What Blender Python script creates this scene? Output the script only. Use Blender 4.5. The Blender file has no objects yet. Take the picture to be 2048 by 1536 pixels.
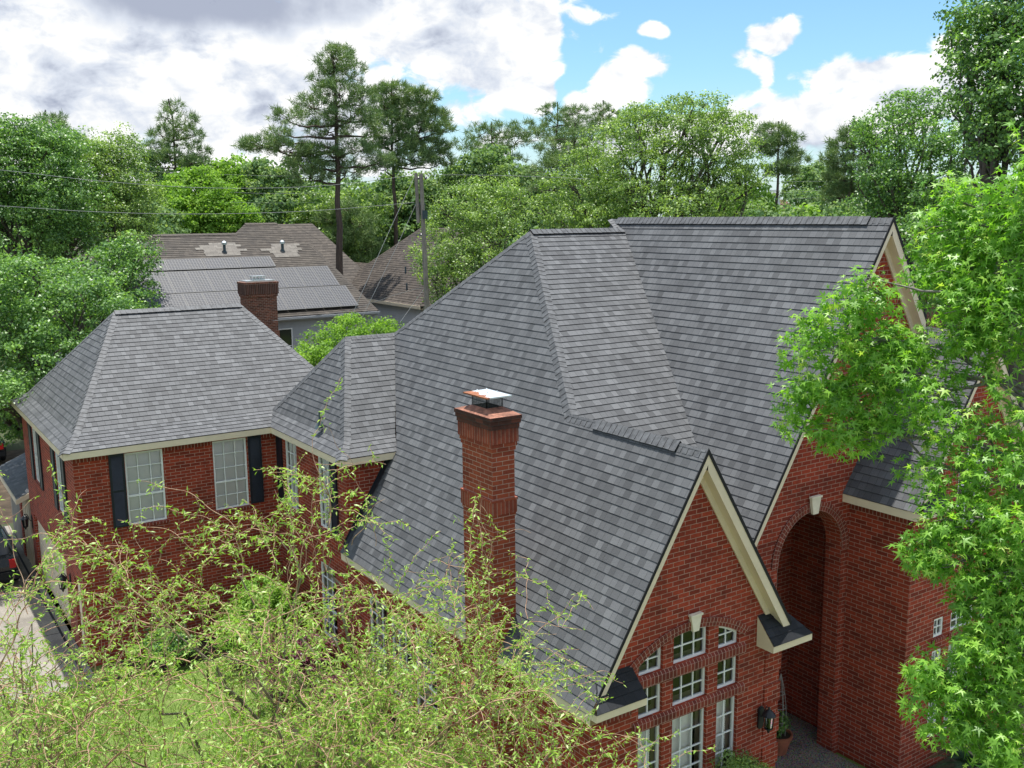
import bpy, math, random
import numpy as np
from mathutils import Vector, Matrix
from mathutils.geometry import tessellate_polygon
scene = bpy.context.scene
COL = scene.collection
R = math.radians
rng = np.random.default_rng(7)
random.seed(7)

# ------------------------------------------------------------------ camera
CAM = np.array([-4.1193, -25.2969, 11.1348])
FPX = 1975.985
YAW, PITCH, ROLL = R(56.14), R(-9.715), R(-0.527)
_cy, _sy, _cp, _sp = math.cos(YAW), math.sin(YAW), math.cos(PITCH), math.sin(PITCH)
FWD = np.array([_cy * _cp, _sy * _cp, _sp])
RT0 = np.array([_sy, -_cy, 0.0])
UP0 = np.cross(RT0, FWD)
RT = math.cos(ROLL) * RT0 + math.sin(ROLL) * UP0
UP = -math.sin(ROLL) * RT0 + math.cos(ROLL) * UP0
cam = bpy.data.cameras.new('camera')
cam.sensor_width = 36.0
cam.lens = FPX / 2048 * 36.0
cam.clip_start = 0.1
cam.clip_end = 3000
cam_o = bpy.data.objects.new('camera', cam)
COL.objects.link(cam_o)
M = Matrix(((RT[0], UP[0], -FWD[0], CAM[0]), (RT[1], UP[1], -FWD[1], CAM[1]), (RT[2], UP[2], -FWD[2], CAM[2]), (0, 0, 0, 1)))
cam_o.matrix_world = M
scene.camera = cam_o


def at(px, py, dist):
    """world point seen at a photo pixel, at a horizontal distance in metres"""
    d = FWD + RT * (px - 1024) / FPX - UP * (py - 768) / FPX
    return CAM + d / math.hypot(d[0], d[1]) * dist


# ------------------------------------------------------------------ light
SUN = Vector((0.075, 0.19, 1.0)).normalized()
SUN_EL = math.asin(SUN.z)
SUN_AZ = math.atan2(SUN.x, SUN.y)          # from +Y towards +X
sun = bpy.data.lights.new('sun', 'SUN')
sun.energy = 3.3
sun.angle = R(0.53)
sun.color = (1.0, 0.96, 0.90)
sun_o = bpy.data.objects.new('sun', sun)
COL.objects.link(sun_o)
sun_o.rotation_euler = (-SUN).to_track_quat('-Z', 'Y').to_euler()
scene.view_settings.view_transform = 'Standard'
scene.view_settings.look = 'None'
scene.view_settings.gamma = 1.0
scene.view_settings.exposure = 1.22
scene.cycles.max_bounces = 8
scene.cycles.diffuse_bounces = 4
scene.cycles.glossy_bounces = 3
scene.cycles.transmission_bounces = 6
scene.cycles.transparent_max_bounces = 12
scene.cycles.use_denoising = True
scene.cycles.sample_clamp_indirect = 6


# ------------------------------------------------------------------ node helper
class NT:
    def __init__(s, tree):
        s.t = tree
        s.n = tree.nodes
        s.l = tree.links

    def add(s, typ, **kw):
        n = s.n.new(typ)
        for k, v in kw.items():
            setattr(n, k, v)
        return n

    def put(s, sock, v):
        if isinstance(v, bpy.types.NodeSocket):
            s.l.new(v, sock)
        elif v is not None:
            sock.default_value = v

    def math(s, op, a, b=None, c=None, clamp=False):
        n = s.add('ShaderNodeMath', operation=op, use_clamp=clamp)
        s.put(n.inputs[0], a)
        s.put(n.inputs[1], b)
        s.put(n.inputs[2], c)
        return n.outputs[0]

    def vmath(s, op, a, b=None, out=0):
        n = s.add('ShaderNodeVectorMath', operation=op)
        s.put(n.inputs[0], a)
        s.put(n.inputs[1], b)
        return n.outputs[out]

    def mix(s, fac, a, b, blend='MIX'):
        n = s.add('ShaderNodeMix', data_type='RGBA', blend_type=blend)
        s.put(n.inputs[0], fac)
        s.put(n.inputs[6], a)
        s.put(n.inputs[7], b)
        return n.outputs[2]

    def ramp(s, fac, stops):
        n = s.add('ShaderNodeValToRGB')
        e = n.color_ramp.elements
        while len(e) > len(stops):
            e.remove(e[-1])
        while len(e) < len(stops):
            e.new(0.5)
        for el, (p, c) in zip(e, stops):
            el.position = p
            el.color = c if len(c) == 4 else (*c, 1)
        s.put(n.inputs[0], fac)
        return n.outputs[0]

    def noise(s, vec, scale, detail=4, rough=0.55, dim='3D', dist=0.0, w=None):
        n = s.add('ShaderNodeTexNoise', noise_dimensions=dim)
        if vec is not None:
            s.put(n.inputs['Vector'], vec)
        if w is not None:
            s.put(n.inputs['W'], w)
        n.inputs['Scale'].default_value = scale
        n.inputs['Detail'].default_value = detail
        n.inputs['Roughness'].default_value = rough
        n.inputs['Distortion'].default_value = dist
        return n.outputs[0]

    def smooth(s, v, a, b):
        n = s.add('ShaderNodeMapRange', interpolation_type='SMOOTHSTEP')
        s.put(n.inputs[0], v)
        n.inputs[1].default_value = a
        n.inputs[2].default_value = b
        return n.outputs[0]


# ------------------------------------------------------------------ world: Nishita sky with clouds
world = bpy.data.worlds.new('World')
scene.world = world
world.use_nodes = True
W = NT(world.node_tree)
W.n.clear()
sky = W.add('ShaderNodeTexSky', sky_type='NISHITA')
sky.sun_disc = False
sky.sun_elevation = SUN_EL
sky.sun_rotation = SUN_AZ
sky.air_density = 1.0
sky.dust_density = 0.6
sky.ozone_density = 2.0


def cloud_masses(P):
    """cloud cover over (bearing, elevation) in tenths of a radian"""
    # (px, py, rx, ry, strength) of each cloud mass, as bearings in the sky
    blobs = [(1568, 122, 62, 48, 1.3), (1530, 185, 66, 48, 1.2), (1720, 210, 140, 54, 1.2), (1860, 140, 84, 36, 1.15), (1790, 180, 90, 40, 1.2),
             (1620, 270, 230, 52, 1.15), (1900, 240, 220, 60, 1.2), (1235, 165, 84, 50, 1.25), (1318, 96, 40, 26, 1.0),
             (1180, 215, 110, 46, 1.2), (1030, 95, 72, 92, 1.35), (850, 60, 300, 190, 1.3), (1045, 190, 70, 70, 1.2),
             (300, 150, 860, 330, 1.1), (-500, 100, 700, 300, 1.5), (1690, 38, 42, 18, 0.85),
             (1140, 48, 130, 26, 0.5), (2400, 230, 400, 90, 1.2), (1300, 290, 420, 40, 1.1)]
    best = None
    for (px, py, rx, ry, st) in blobs:
        c = ((px - 1024) / 197.6, (430 - py) / 197.6, 0)
        d = W.vmath('SUBTRACT', P, c)
        d = W.vmath('MULTIPLY', d, (197.6 / rx, 197.6 / ry, 0))
        ln = W.vmath('LENGTH', d, out=1)
        v = W.math('MULTIPLY_ADD', ln, -st * 1.25, st * 1.25)
        best = v if best is None else W.math('MAXIMUM', best, v)
    away = W.smooth(W.math('ABSOLUTE', az), 0.62, 0.95)     # broken cloud over the rest of the sky
    best = W.math('MAXIMUM', best, W.math('MULTIPLY_ADD', away, 0.62, -0.4))
    return W.math('MINIMUM', best, 1.0)


tc = W.add('ShaderNodeTexCoord')
sep = W.add('ShaderNodeSeparateXYZ')
W.l.new(tc.outputs['Generated'], sep.inputs[0])
# bearing measured in the horizontal plane from the house's view axis, elevation above the horizon
hx = W.math('MULTIPLY_ADD', sep.outputs[0], float(_cy), W.math('MULTIPLY', sep.outputs[1], float(_sy)))
hy = W.math('MULTIPLY_ADD', sep.outputs[0], float(_sy), W.math('MULTIPLY', sep.outputs[1], float(-_cy)))
az = W.math('ARCTAN2', hy, hx)
el = W.math('ARCSINE', sep.outputs[2])
comb = W.add('ShaderNodeCombineXYZ')
W.put(comb.inputs[0], W.math('MULTIPLY', az, 10.0))
W.put(comb.inputs[1], W.math('MULTIPLY', el, 10.0))
P = comb.outputs[0]


nz = W.add('ShaderNodeTexNoise', noise_dimensions='2D')
W.put(nz.inputs['Vector'], P)
nz.inputs['Scale'].default_value = 0.9
nz.inputs['Detail'].default_value = 2
wv = W.vmath('MULTIPLY', W.vmath('SUBTRACT', nz.outputs['Color'], (0.5, 0.5, 0.5)), (1.1, 0.55, 0))
Pw = W.vmath('ADD', P, wv)
mass = cloud_masses(Pw)


def billow(off):
    q = W.vmath('MULTIPLY', W.vmath('ADD', P, off), (1.0, 1.5, 1.0))
    big = W.math('MULTIPLY_ADD', W.noise(q, 1.25, 3, 0.5, '2D', 0.2), 1.7, -0.85)
    return W.math('ADD', big, W.math('MULTIPLY_ADD', W.noise(q, 3.6, 6, 0.60, '2D', 0.35), 1.35, -0.675))


b0 = billow((0, 0, 0))
b1 = billow((0.05, 0.20, 0))
d0 = W.math('MULTIPLY_ADD', mass, 1.25, b0)
cover = W.smooth(d0, 0.10, 0.62)
# thicker cloud towards the light -> greyer underside
loc = W.math('SUBTRACT', b1, b0)
deep = W.smooth(d0, 0.9, 2.2)
low = W.smooth(el, 0.16, 0.02)
soft = W.noise(W.vmath('MULTIPLY', P, (0.8, 1.5, 1.0)), 1.1, 5, 0.55, '2D', 0.3)
left = W.smooth(W.math('MULTIPLY', az, 10.0), 1.2, -1.4)
veil = W.math('MULTIPLY', W.smooth(soft, 0.40, 0.72), W.math('MULTIPLY_ADD', left, 0.42, 0.16))
shade = W.math('ADD', W.math('MULTIPLY', loc, 0.62), W.math('MULTIPLY_ADD', deep, 0.20, W.math('ADD', veil, 0.08)), clamp=True)
# the heavy dark base overhead on the left
dv = W.vmath('MULTIPLY', W.vmath('SUBTRACT', P, ((440 - 1024) / 197.6, (430 - 25) / 197.6, 0)), (197.6 / 330, 197.6 / 95, 0))
dk = W.smooth(W.math('ADD', W.vmath('LENGTH', dv, out=1), W.math('MULTIPLY_ADD', W.noise(P, 1.3, 5, 0.5, '2D'), 0.9, -0.45)), 1.15, 0.55)
dv2 = W.vmath('MULTIPLY', W.vmath('SUBTRACT', P, ((40 - 1024) / 197.6, (430 - 30) / 197.6, 0)), (197.6 / 160, 197.6 / 60, 0))
dk2 = W.smooth(W.vmath('LENGTH', dv2, out=1), 1.2, 0.5)
shade = W.math('MAXIMUM', shade, W.math('MULTIPLY', dk, 0.95))
shade = W.math('MAXIMUM', shade, W.math('MULTIPLY', dk2, 0.85))
ccol = W.ramp(shade, [(0.0, (0.68, 0.68, 0.675)), (0.22, (0.57, 0.58, 0.59)), (0.52, (0.43, 0.462, 0.52)), (1.0, (0.235, 0.262, 0.335))])
glare = W.math('MULTIPLY_ADD', W.smooth(el, 0.24, 0.75), 0.75, 1.0)      # clouds brighten towards the high sun
ccol = W.vmath('SCALE', ccol)
ccol.node.inputs['Scale'].default_value = 1.0
W.put(ccol.node.inputs['Scale'], glare)
skyc = W.vmath('MULTIPLY', sky.outputs[0], (0.072, 0.094, 0.100))
hzn = W.math('MULTIPLY', W.smooth(el, 0.14, 0.0), 0.55)
skyc = W.mix(hzn, skyc, (0.46, 0.52, 0.565, 1))
final = W.mix(cover, skyc, ccol)
bg = W.add('ShaderNodeBackground')
W.l.new(final, bg.inputs[0])
bg.inputs[1].default_value = 0.74
wo = W.add('ShaderNodeOutputWorld')
W.l.new(bg.outputs[0], wo.inputs[0])
world.cycles.sampling_method = 'MANUAL'
world.cycles.sample_map_resolution = 512


# ------------------------------------------------------------------ materials
MATS = {}


def new_mat(name):
    m = bpy.data.materials.new(name)
    m.use_nodes = True
    t = NT(m.node_tree)
    t.n.clear()
    out = t.add('ShaderNodeOutputMaterial')
    bs = t.add('ShaderNodeBsdfPrincipled')
    t.l.new(bs.outputs[0], out.inputs[0])
    MATS[name] = m
    return t, bs, out


def plain(name, col, rough=0.6, metal=0.0, var=0.12, scale=6.0, bump=0.0, spec=0.4):
    t, b, o = new_mat(name)
    g = t.add('ShaderNodeNewGeometry').outputs['Position']
    n = t.noise(g, scale, 5, 0.6)
    c1 = tuple(max(0, x * (1 - var)) for x in col)
    c2 = tuple(min(1, x * (1 + var)) for x in col)
    t.put(b.inputs['Base Color'], t.ramp(n, [(0.3, c1), (0.7, c2)]))
    b.inputs['Roughness'].default_value = rough
    b.inputs['Metallic'].default_value = metal
    b.inputs['Specular IOR Level'].default_value = spec
    if bump:
        bn = t.add('ShaderNodeBump')
        bn.inputs['Strength'].default_value = bump
        bn.inputs['Distance'].default_value = 0.01
        t.put(bn.inputs['Height'], t.noise(g, scale * 8, 4, 0.6))
        t.put(b.inputs['Normal'], bn.outputs[0])
    return MATS[name]


def brick_mat(name, c1, c2, mortar, dirt=0.25, dirtcol=(0.02, 0.016, 0.014), row=0.084, width=0.255, soldier=False, msz=0.0062, soot=None):
    t, b, o = new_mat(name)
    uv = t.add('ShaderNodeUVMap').outputs[0]
    if soldier:
        sx = t.add('ShaderNodeSeparateXYZ')
        t.put(sx.inputs[0], uv)
        cx = t.add('ShaderNodeCombineXYZ')
        t.put(cx.inputs[0], t.math('ADD', sx.outputs[1], 0.0))
        t.put(cx.inputs[1], sx.outputs[0])
        uv = cx.outputs[0]
    br = t.add('ShaderNodeTexBrick')
    t.put(br.inputs['Vector'], uv)
    br.inputs['Color1'].default_value = (*c1, 1)
    br.inputs['Color2'].default_value = (*c2, 1)
    br.inputs['Mortar'].default_value = (*mortar, 1)
    br.inputs['Scale'].default_value = 1.0
    br.inputs['Mortar Size'].default_value = msz
    br.inputs['Mortar Smooth'].default_value = 0.25
    br.inputs['Bias'].default_value = -0.1
    br.inputs['Brick Width'].default_value = width if not soldier else 10.0
    br.inputs['Row Height'].default_value = row
    br.offset = 0.5 if not soldier else 0.0
    g = t.add('ShaderNodeNewGeometry').outputs['Position']
    n = t.noise(g, 0.7, 6, 0.65)
    n2 = t.noise(g, 14, 4, 0.6)
    col = t.mix(t.math('MULTIPLY', t.smooth(n2, 0.35, 0.8), 0.35), br.outputs['Color'], tuple(x * 0.55 for x in c2) + (1,))
    col = t.mix(t.math('MULTIPLY', t.smooth(n, 0.5, 0.78), dirt), col, (*dirtcol, 1))
    # burnt headers: a few bricks fired much darker than the rest, and pale efflorescence here and there
    wn = t.noise(g, 2.6, 3, 0.5)
    col = t.mix(t.math('MULTIPLY', t.smooth(wn, 0.56, 0.72), 0.30), col, tuple(x * 0.45 for x in c2) + (1,))
    col = t.mix(t.math('MULTIPLY', t.smooth(t.noise(g, 1.1, 5, 0.7), 0.60, 0.80), 0.10), col, (0.45, 0.38, 0.33, 1))
    if soot:
        sz_ = t.add('ShaderNodeSeparateXYZ')
        t.put(sz_.inputs[0], g)
        f_ = t.math('ADD', t.smooth(sz_.outputs[2], soot[0], soot[1]), t.math('MULTIPLY_ADD', t.noise(t.vmath('MULTIPLY', g, (1, 1, 0.25)), 9, 5, 0.65), 1.2, -0.75))
        col = t.mix(t.math('MULTIPLY', t.smooth(f_, 0.25, 0.95), 0.8), col, (0.018, 0.014, 0.012, 1))
    t.put(b.inputs['Base Color'], col)
    b.inputs['Roughness'].default_value = 0.85
    b.inputs['Specular IOR Level'].default_value = 0.25
    bn = t.add('ShaderNodeBump')
    bn.inputs['Strength'].default_value = 0.5
    bn.inputs['Distance'].default_value = 0.008
    h = t.math('ADD', t.math('MULTIPLY', br.outputs['Fac'], -1.0), t.math('MULTIPLY', n2, 0.35))
    t.put(bn.inputs['Height'], h)
    t.put(b.inputs['Normal'], bn.outputs[0])
    return MATS[name]


def shingle_mat(name, dark, mid, light, exposure=0.165, tab=0.17, blotch=None, rough=0.68, spec=0.30):
    t, b, o = new_mat(name)
    uv = t.add('ShaderNodeUVMap').outputs[0]
    s = t.add('ShaderNodeSeparateXYZ')
    t.put(s.inputs[0], uv)
    row = t.math('FLOOR', t.math('MULTIPLY_ADD', s.outputs[1], 1.0 / exposure, 0.002))
    w = t.math('MULTIPLY_ADD', row, 13.371, t.math('MULTIPLY', s.outputs[0], 1.0 / tab))
    v = t.add('ShaderNodeTexVoronoi', voronoi_dimensions='1D')
    t.put(v.inputs['W'], w)
    v.inputs['Scale'].default_value = 1.0
    sc = t.add('ShaderNodeSeparateColor')
    t.put(sc.inputs[0], v.outputs['Color'])
    ve = t.add('ShaderNodeTexVoronoi', voronoi_dimensions='1D', feature='DISTANCE_TO_EDGE')
    t.put(ve.inputs['W'], w)
    ve.inputs['Scale'].default_value = 1.0
    gap = t.smooth(ve.outputs['Distance'], 0.008, 0.040)
    # shingle batches: whole strips a bit lighter or darker
    wn = t.add('ShaderNodeTexWhiteNoise', noise_dimensions='2D')
    cc = t.add('ShaderNodeCombineXYZ')
    t.put(cc.inputs[0], t.math('FLOOR', t.math('MULTIPLY_ADD', row, 0.37, s.outputs[0])))
    t.put(cc.inputs[1], row)
    t.put(wn.inputs['Vector'], cc.outputs[0])
    g = t.add('ShaderNodeNewGeometry').outputs['Position']
    f = t.math('MULTIPLY_ADD', wn.outputs[0], 0.16, t.math('MULTIPLY', sc.outputs[0], 0.84))
    f = t.math('ADD', f, t.math('MULTIPLY_ADD', t.noise(g, 0.7, 4), 0.30, -0.15))
    col = t.ramp(f, [(0.0, dark), (0.45, mid), (0.60, mid), (1.0, light)])
    gr = t.noise(g, 160, 2, 0.7)
    col = t.mix(0.55, col, t.ramp(gr, [(0.3, (0.45, 0.45, 0.45)), (0.7, (1.5, 1.5, 1.5))]), 'MULTIPLY')
    if blotch:
        bl = t.smooth(t.noise(g, 0.55, 6, 0.7), 0.45, 0.75)
        col = t.mix(t.math('MULTIPLY', bl, 0.8), col, (*blotch, 1))
    col = t.mix(t.math('MULTIPLY', t.math('SUBTRACT', 1.0, gap), 0.75), col, tuple(x * 0.35 for x in dark) + (1,))
    t.put(b.inputs['Base Color'], col)
    b.inputs['Roughness'].default_value = rough
    b.inputs['Specular IOR Level'].default_value = spec
    bn = t.add('ShaderNodeBump')
    bn.inputs['Strength'].default_value = 0.55
    bn.inputs['Distance'].default_value = 0.006
    t.put(bn.inputs['Height'], t.math('ADD', t.math('MULTIPLY', gr, 0.5), t.math('MULTIPLY', sc.outputs[1], 0.9)))
    t.put(b.inputs['Normal'], bn.outputs[0])
    return MATS[name]


def leaf_mat(name, c_dark, c_mid, c_light, transl=0.35, rough=0.42, spec=0.4, tip=None):
    t, b, o = new_mat(name)
    a = t.add('ShaderNodeAttribute', attribute_name='rnd')
    stops = [(0.0, c_dark), (0.5, c_mid), (0.92, c_light), (1.0, tip or c_light)]
    col = t.ramp(a.outputs['Fac'], stops)
    t.put(b.inputs['Base Color'], col)
    b.inputs['Roughness'].default_value = rough
    b.inputs['Specular IOR Level'].default_value = spec
    tr = t.add('ShaderNodeBsdfTranslucent')
    t.put(tr.inputs[0], t.mix(1.0, col, (1.25, 1.35, 0.55, 1), 'MULTIPLY'))
    mx = t.add('ShaderNodeMixShader')
    mx.inputs[0].default_value = transl
    t.l.new(b.outputs[0], mx.inputs[1])
    t.l.new(tr.outputs[0], mx.inputs[2])
    t.l.new(mx.outputs[0], o.inputs[0])
    return MATS[name]


def bark_mat(name, c1, c2, scale=9.0):
    t, b, o = new_mat(name)
    g = t.add('ShaderNodeNewGeometry').outputs['Position']
    st = t.vmath('MULTIPLY', g, (1, 1, 0.25))
    n = t.noise(st, scale, 6, 0.7)
    t.put(b.inputs['Base Color'], t.ramp(n, [(0.32, c1), (0.68, c2)]))
    b.inputs['Roughness'].default_value = 0.85
    bn = t.add('ShaderNodeBump')
    bn.inputs['Strength'].default_value = 0.6
    bn.inputs['Distance'].default_value = 0.02
    t.put(bn.inputs['Height'], n)
    t.put(b.inputs['Normal'], bn.outputs[0])
    return MATS[name]


brick_mat('brick', (0.360, 0.052, 0.024), (0.165, 0.025, 0.014), (0.44, 0.28, 0.22), 0.40)
brick_mat('brick_soldier', (0.230, 0.043, 0.026), (0.135, 0.027, 0.018), (0.46, 0.31, 0.25), 0.2, soldier=True)
brick_mat('chimney_brick', (0.34, 0.072, 0.032), (0.20, 0.040, 0.022), (0.44, 0.30, 0.23), 0.3, soot=(6.6, 7.9))
brick_mat('chimney_soldier', (0.32, 0.070, 0.036), (0.20, 0.042, 0.025), (0.34, 0.22, 0.16), 0.4, soldier=True, soot=(6.6, 7.9))
brick_mat('chimney_top_brick', (0.130, 0.042, 0.028), (0.040, 0.020, 0.016), (0.06, 0.045, 0.04), 1.0, dirtcol=(0.012, 0.012, 0.010))
brick_mat('old_brick', (0.24, 0.080, 0.046), (0.085, 0.033, 0.022), (0.36, 0.28, 0.22), 0.65, row=0.09, width=0.24, msz=0.009)
shingle_mat('shingle', (0.062, 0.064, 0.067), (0.094, 0.097, 0.101), (0.136, 0.140, 0.145), tab=0.16)
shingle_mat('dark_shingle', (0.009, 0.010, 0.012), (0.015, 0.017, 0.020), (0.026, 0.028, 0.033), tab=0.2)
shingle_mat('old_shingle', (0.028, 0.022, 0.017), (0.052, 0.042, 0.032), (0.085, 0.070, 0.056), blotch=(0.020, 0.016, 0.013), tab=0.3)
shingle_mat('brown_shingle', (0.036, 0.028, 0.021), (0.064, 0.051, 0.040), (0.098, 0.080, 0.064), blotch=(0.028, 0.022, 0.018), tab=0.3, exposure=0.17)
shingle_mat('red_shingle', (0.12, 0.045, 0.045), (0.19, 0.075, 0.072), (0.25, 0.11, 0.10), tab=0.3)
shingle_mat('patch_shingle', (0.09, 0.080, 0.068), (0.135, 0.122, 0.105), (0.18, 0.165, 0.143), tab=0.34)
plain('cap_shingle', (0.088, 0.091, 0.095), 0.65, var=0.45, scale=7, bump=0.5)
plain('shingle_edge', (0.012, 0.012, 0.014), 0.8)
plain('flashing', (0.012, 0.017, 0.024), 0.45, var=0.2, spec=0.5)
plain('cream_paint', (0.74, 0.62, 0.45), 0.5, var=0.06, scale=3)
plain('white_paint', (0.78, 0.78, 0.76), 0.4, var=0.03)
plain('beige_paint', (0.58, 0.48, 0.34), 0.55, var=0.10, scale=2)
plain('stone', (0.76, 0.68, 0.54), 0.7, var=0.08, bump=0.2)
plain('shutter_paint', (0.010, 0.015, 0.023), 0.4, var=0.25)
plain('blind', (0.90, 0.87, 0.80), 0.5, var=0.03)
plain('curtain', (0.60, 0.50, 0.40), 0.8, var=0.1)
plain('black_metal', (0.014, 0.017, 0.021), 0.4, var=0.3)
plain('galvanised', (0.62, 0.66, 0.68), 0.32, metal=0.75, var=0.08)
plain('mesh_metal', (0.10, 0.11, 0.11), 0.5, metal=0.6)
plain('lead_pipe', (0.05, 0.075, 0.085), 0.5, var=0.3)
plain('soot', (0.006, 0.006, 0.006), 0.9)
plain('dark_room', (0.02, 0.02, 0.02), 0.9)
plain('siding', (0.34, 0.345, 0.36), 0.6, var=0.06)
plain('white_siding', (0.52, 0.52, 0.53), 0.6, var=0.06)
plain('panel_frame', (0.10, 0.10, 0.10), 0.5)
plain('terracotta', (0.30, 0.10, 0.055), 0.75, var=0.25)
plain('wire', (0.20, 0.21, 0.21), 0.6)
plain('twine_wire', (0.38, 0.36, 0.33), 0.5)
plain('insulator', (0.12, 0.12, 0.125), 0.25)
plain('tyre', (0.012, 0.012, 0.012), 0.8)
plain('car_paint', (0.012, 0.013, 0.016), 0.2, var=0.1, spec=0.6)
plain('tail_light', (0.45, 0.015, 0.015), 0.25)
bark_mat('bark', (0.045, 0.036, 0.028), (0.12, 0.10, 0.078))
bark_mat('pine_bark', (0.050, 0.034, 0.026), (0.13, 0.09, 0.068), 5)
bark_mat('willow_bark', (0.10, 0.080, 0.055), (0.30, 0.25, 0.175), 7)
bark_mat('twig_bark', (0.20, 0.085, 0.045), (0.58, 0.40, 0.26), 9)
bark_mat('gum_bark', (0.13, 0.115, 0.10), (0.30, 0.27, 0.24), 12)
bark_mat('pole_wood', (0.17, 0.145, 0.12), (0.34, 0.30, 0.255), 6)
bark_mat('fence_wood', (0.16, 0.145, 0.12), (0.30, 0.275, 0.235), 5)


def glass_mat(name='glass', tint=(1, 1, 1, 1), base=0.0):
    t, b, o = new_mat(name)
    t.n.remove(b)
    tr = t.add('ShaderNodeBsdfTransparent')
    tr.inputs[0].default_value = tint
    gl = t.add('ShaderNodeBsdfGlossy')
    gl.inputs['Roughness'].default_value = 0.03
    fr = t.add('ShaderNodeFresnel')
    fr.inputs[0].default_value = 1.5
    mx = t.add('ShaderNodeMixShader')
    t.put(mx.inputs[0], t.math('ADD', fr.outputs[0], base, clamp=True))
    t.l.new(tr.outputs[0], mx.inputs[1])
    t.l.new(gl.outputs[0], mx.inputs[2])
    t.l.new(mx.outputs[0], o.inputs[0])


glass_mat()
glass_mat('smoked_glass', (0.08, 0.09, 0.1, 1), 0.05)


def solar_mat():
    t, b, o = new_mat('solar_cells')
    uv = t.add('ShaderNodeUVMap').outputs[0]
    br = t.add('ShaderNodeTexBrick')
    t.put(br.inputs['Vector'], uv)
    br.offset = 0.0
    br.inputs['Color1'].default_value = (0.022, 0.026, 0.042, 1)
    br.inputs['Color2'].default_value = (0.034, 0.034, 0.040, 1)
    br.inputs['Mortar'].default_value = (0.20, 0.20, 0.20, 1)
    br.inputs['Scale'].default_value = 1
    br.inputs['Mortar Size'].default_value = 0.012
    br.inputs['Brick Width'].default_value = 0.17
    br.inputs['Row Height'].default_value = 0.17
    g = t.add('ShaderNodeNewGeometry').outputs['Position']
    t.put(b.inputs['Base Color'], t.mix(0.25, br.outputs['Color'], t.ramp(t.noise(g, 30, 3), [(0.35, (0.03, 0.03, 0.03)), (0.7, (0.22, 0.22, 0.21))])))
    b.inputs['Roughness'].default_value = 0.5
    b.inputs['Specular IOR Level'].default_value = 0.16


solar_mat()


def rust_mat():
    t, b, o = new_mat('rusty_metal')
    g = t.add('ShaderNodeTexCoord').outputs['Object']
    s = t.add('ShaderNodeSeparateXYZ')
    t.put(s.inputs[0], g)
    edge = t.math('ADD', t.math('MULTIPLY', s.outputs[0], -2.4), t.math('MULTIPLY', s.outputs[1], 0.25))
    f = t.smooth(t.math('ADD', edge, t.math('MULTIPLY_ADD', t.noise(g, 7, 5, 0.65), 0.8, -0.4)), 0.36, 0.42)
    t.put(b.inputs['Base Color'], t.mix(f, (0.66, 0.71, 0.72, 1), t.ramp(t.noise(g, 20, 4), [(0.3, (0.14, 0.045, 0.02)), (0.7, (0.34, 0.12, 0.045))])))
    t.put(b.inputs['Metallic'], t.math('MULTIPLY_ADD', f, -0.5, 0.5))
    t.put(b.inputs['Roughness'], t.math('MULTIPLY_ADD', f, 0.4, 0.35))


rust_mat()


def ground_mat(name, stops, scale, bump=0.3, fine=60, rough=0.9, speck=None):
    t, b, o = new_mat(name)
    g = t.add('ShaderNodeNewGeometry').outputs['Position']
    n = t.noise(g, scale, 8, 0.65)
    f = t.noise(g, fine, 4, 0.7)
    col = t.ramp(n, stops)
    col = t.mix(0.6, col, t.ramp(f, [(0.3, (0.55, 0.55, 0.55)), (0.72, (1.35, 1.35, 1.35))]), 'MULTIPLY')
    if speck:
        v = t.add('ShaderNodeTexVoronoi')
        t.put(v.inputs['Vector'], g)
        v.inputs['Scale'].default_value = speck
        col = t.mix(0.75, col, v.outputs['Color'], 'SOFT_LIGHT')
        col = t.mix(t.smooth(v.outputs['Distance'], 0.45, 0.8), col, (0.03, 0.028, 0.025, 1))
    t.put(b.inputs['Base Color'], col)
    b.inputs['Roughness'].default_value = rough
    b.inputs['Specular IOR Level'].default_value = 0.2
    bn = t.add('ShaderNodeBump')
    bn.inputs['Strength'].default_value = bump
    bn.inputs['Distance'].default_value = 0.02
    t.put(bn.inputs['Height'], f)
    t.put(b.inputs['Normal'], bn.outputs[0])


ground_mat('lawn', [(0.3, (0.095, 0.145, 0.030)), (0.6, (0.135, 0.195, 0.045)), (0.8, (0.20, 0.22, 0.08))], 0.9)
ground_mat('leaf_litter', [(0.3, (0.030, 0.022, 0.015)), (0.55, (0.075, 0.055, 0.036)), (0.8, (0.16, 0.12, 0.085))], 1.6)
ground_mat('far_ground', [(0.3, (0.045, 0.055, 0.026)), (0.7, (0.070, 0.085, 0.040))], 0.15)
ground_mat('concrete', [(0.28, (0.13, 0.12, 0.105)), (0.5, (0.24, 0.22, 0.19)), (0.75, (0.33, 0.305, 0.265))], 0.55, 0.2, 25)
ground_mat('aggregate', [(0.3, (0.17, 0.15, 0.125)), (0.7, (0.30, 0.27, 0.225))], 1.5, 0.6, 90, speck=45)
leaf_mat('oak_leaf', (0.061, 0.130, 0.044), (0.128, 0.255, 0.066), (0.300, 0.500, 0.120), 0.34, 0.42, 0.5)
leaf_mat('live_oak_leaf', (0.086, 0.152, 0.050), (0.180, 0.295, 0.075), (0.400, 0.540, 0.145), 0.36, 0.44, 0.45)
leaf_mat('bright_leaf', (0.106, 0.215, 0.032), (0.195, 0.355, 0.053), (0.329, 0.497, 0.092), 0.42, 0.6, 0.2)
leaf_mat('gum_leaf', (0.105, 0.250, 0.030), (0.225, 0.450, 0.056), (0.380, 0.600, 0.105), 0.48, 0.42, 0.45, tip=(0.45, 0.60, 0.12))
leaf_mat('willow_leaf', (0.17, 0.33, 0.045), (0.31, 0.49, 0.085), (0.52, 0.63, 0.22), 0.42, 0.42, 0.45)
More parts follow.
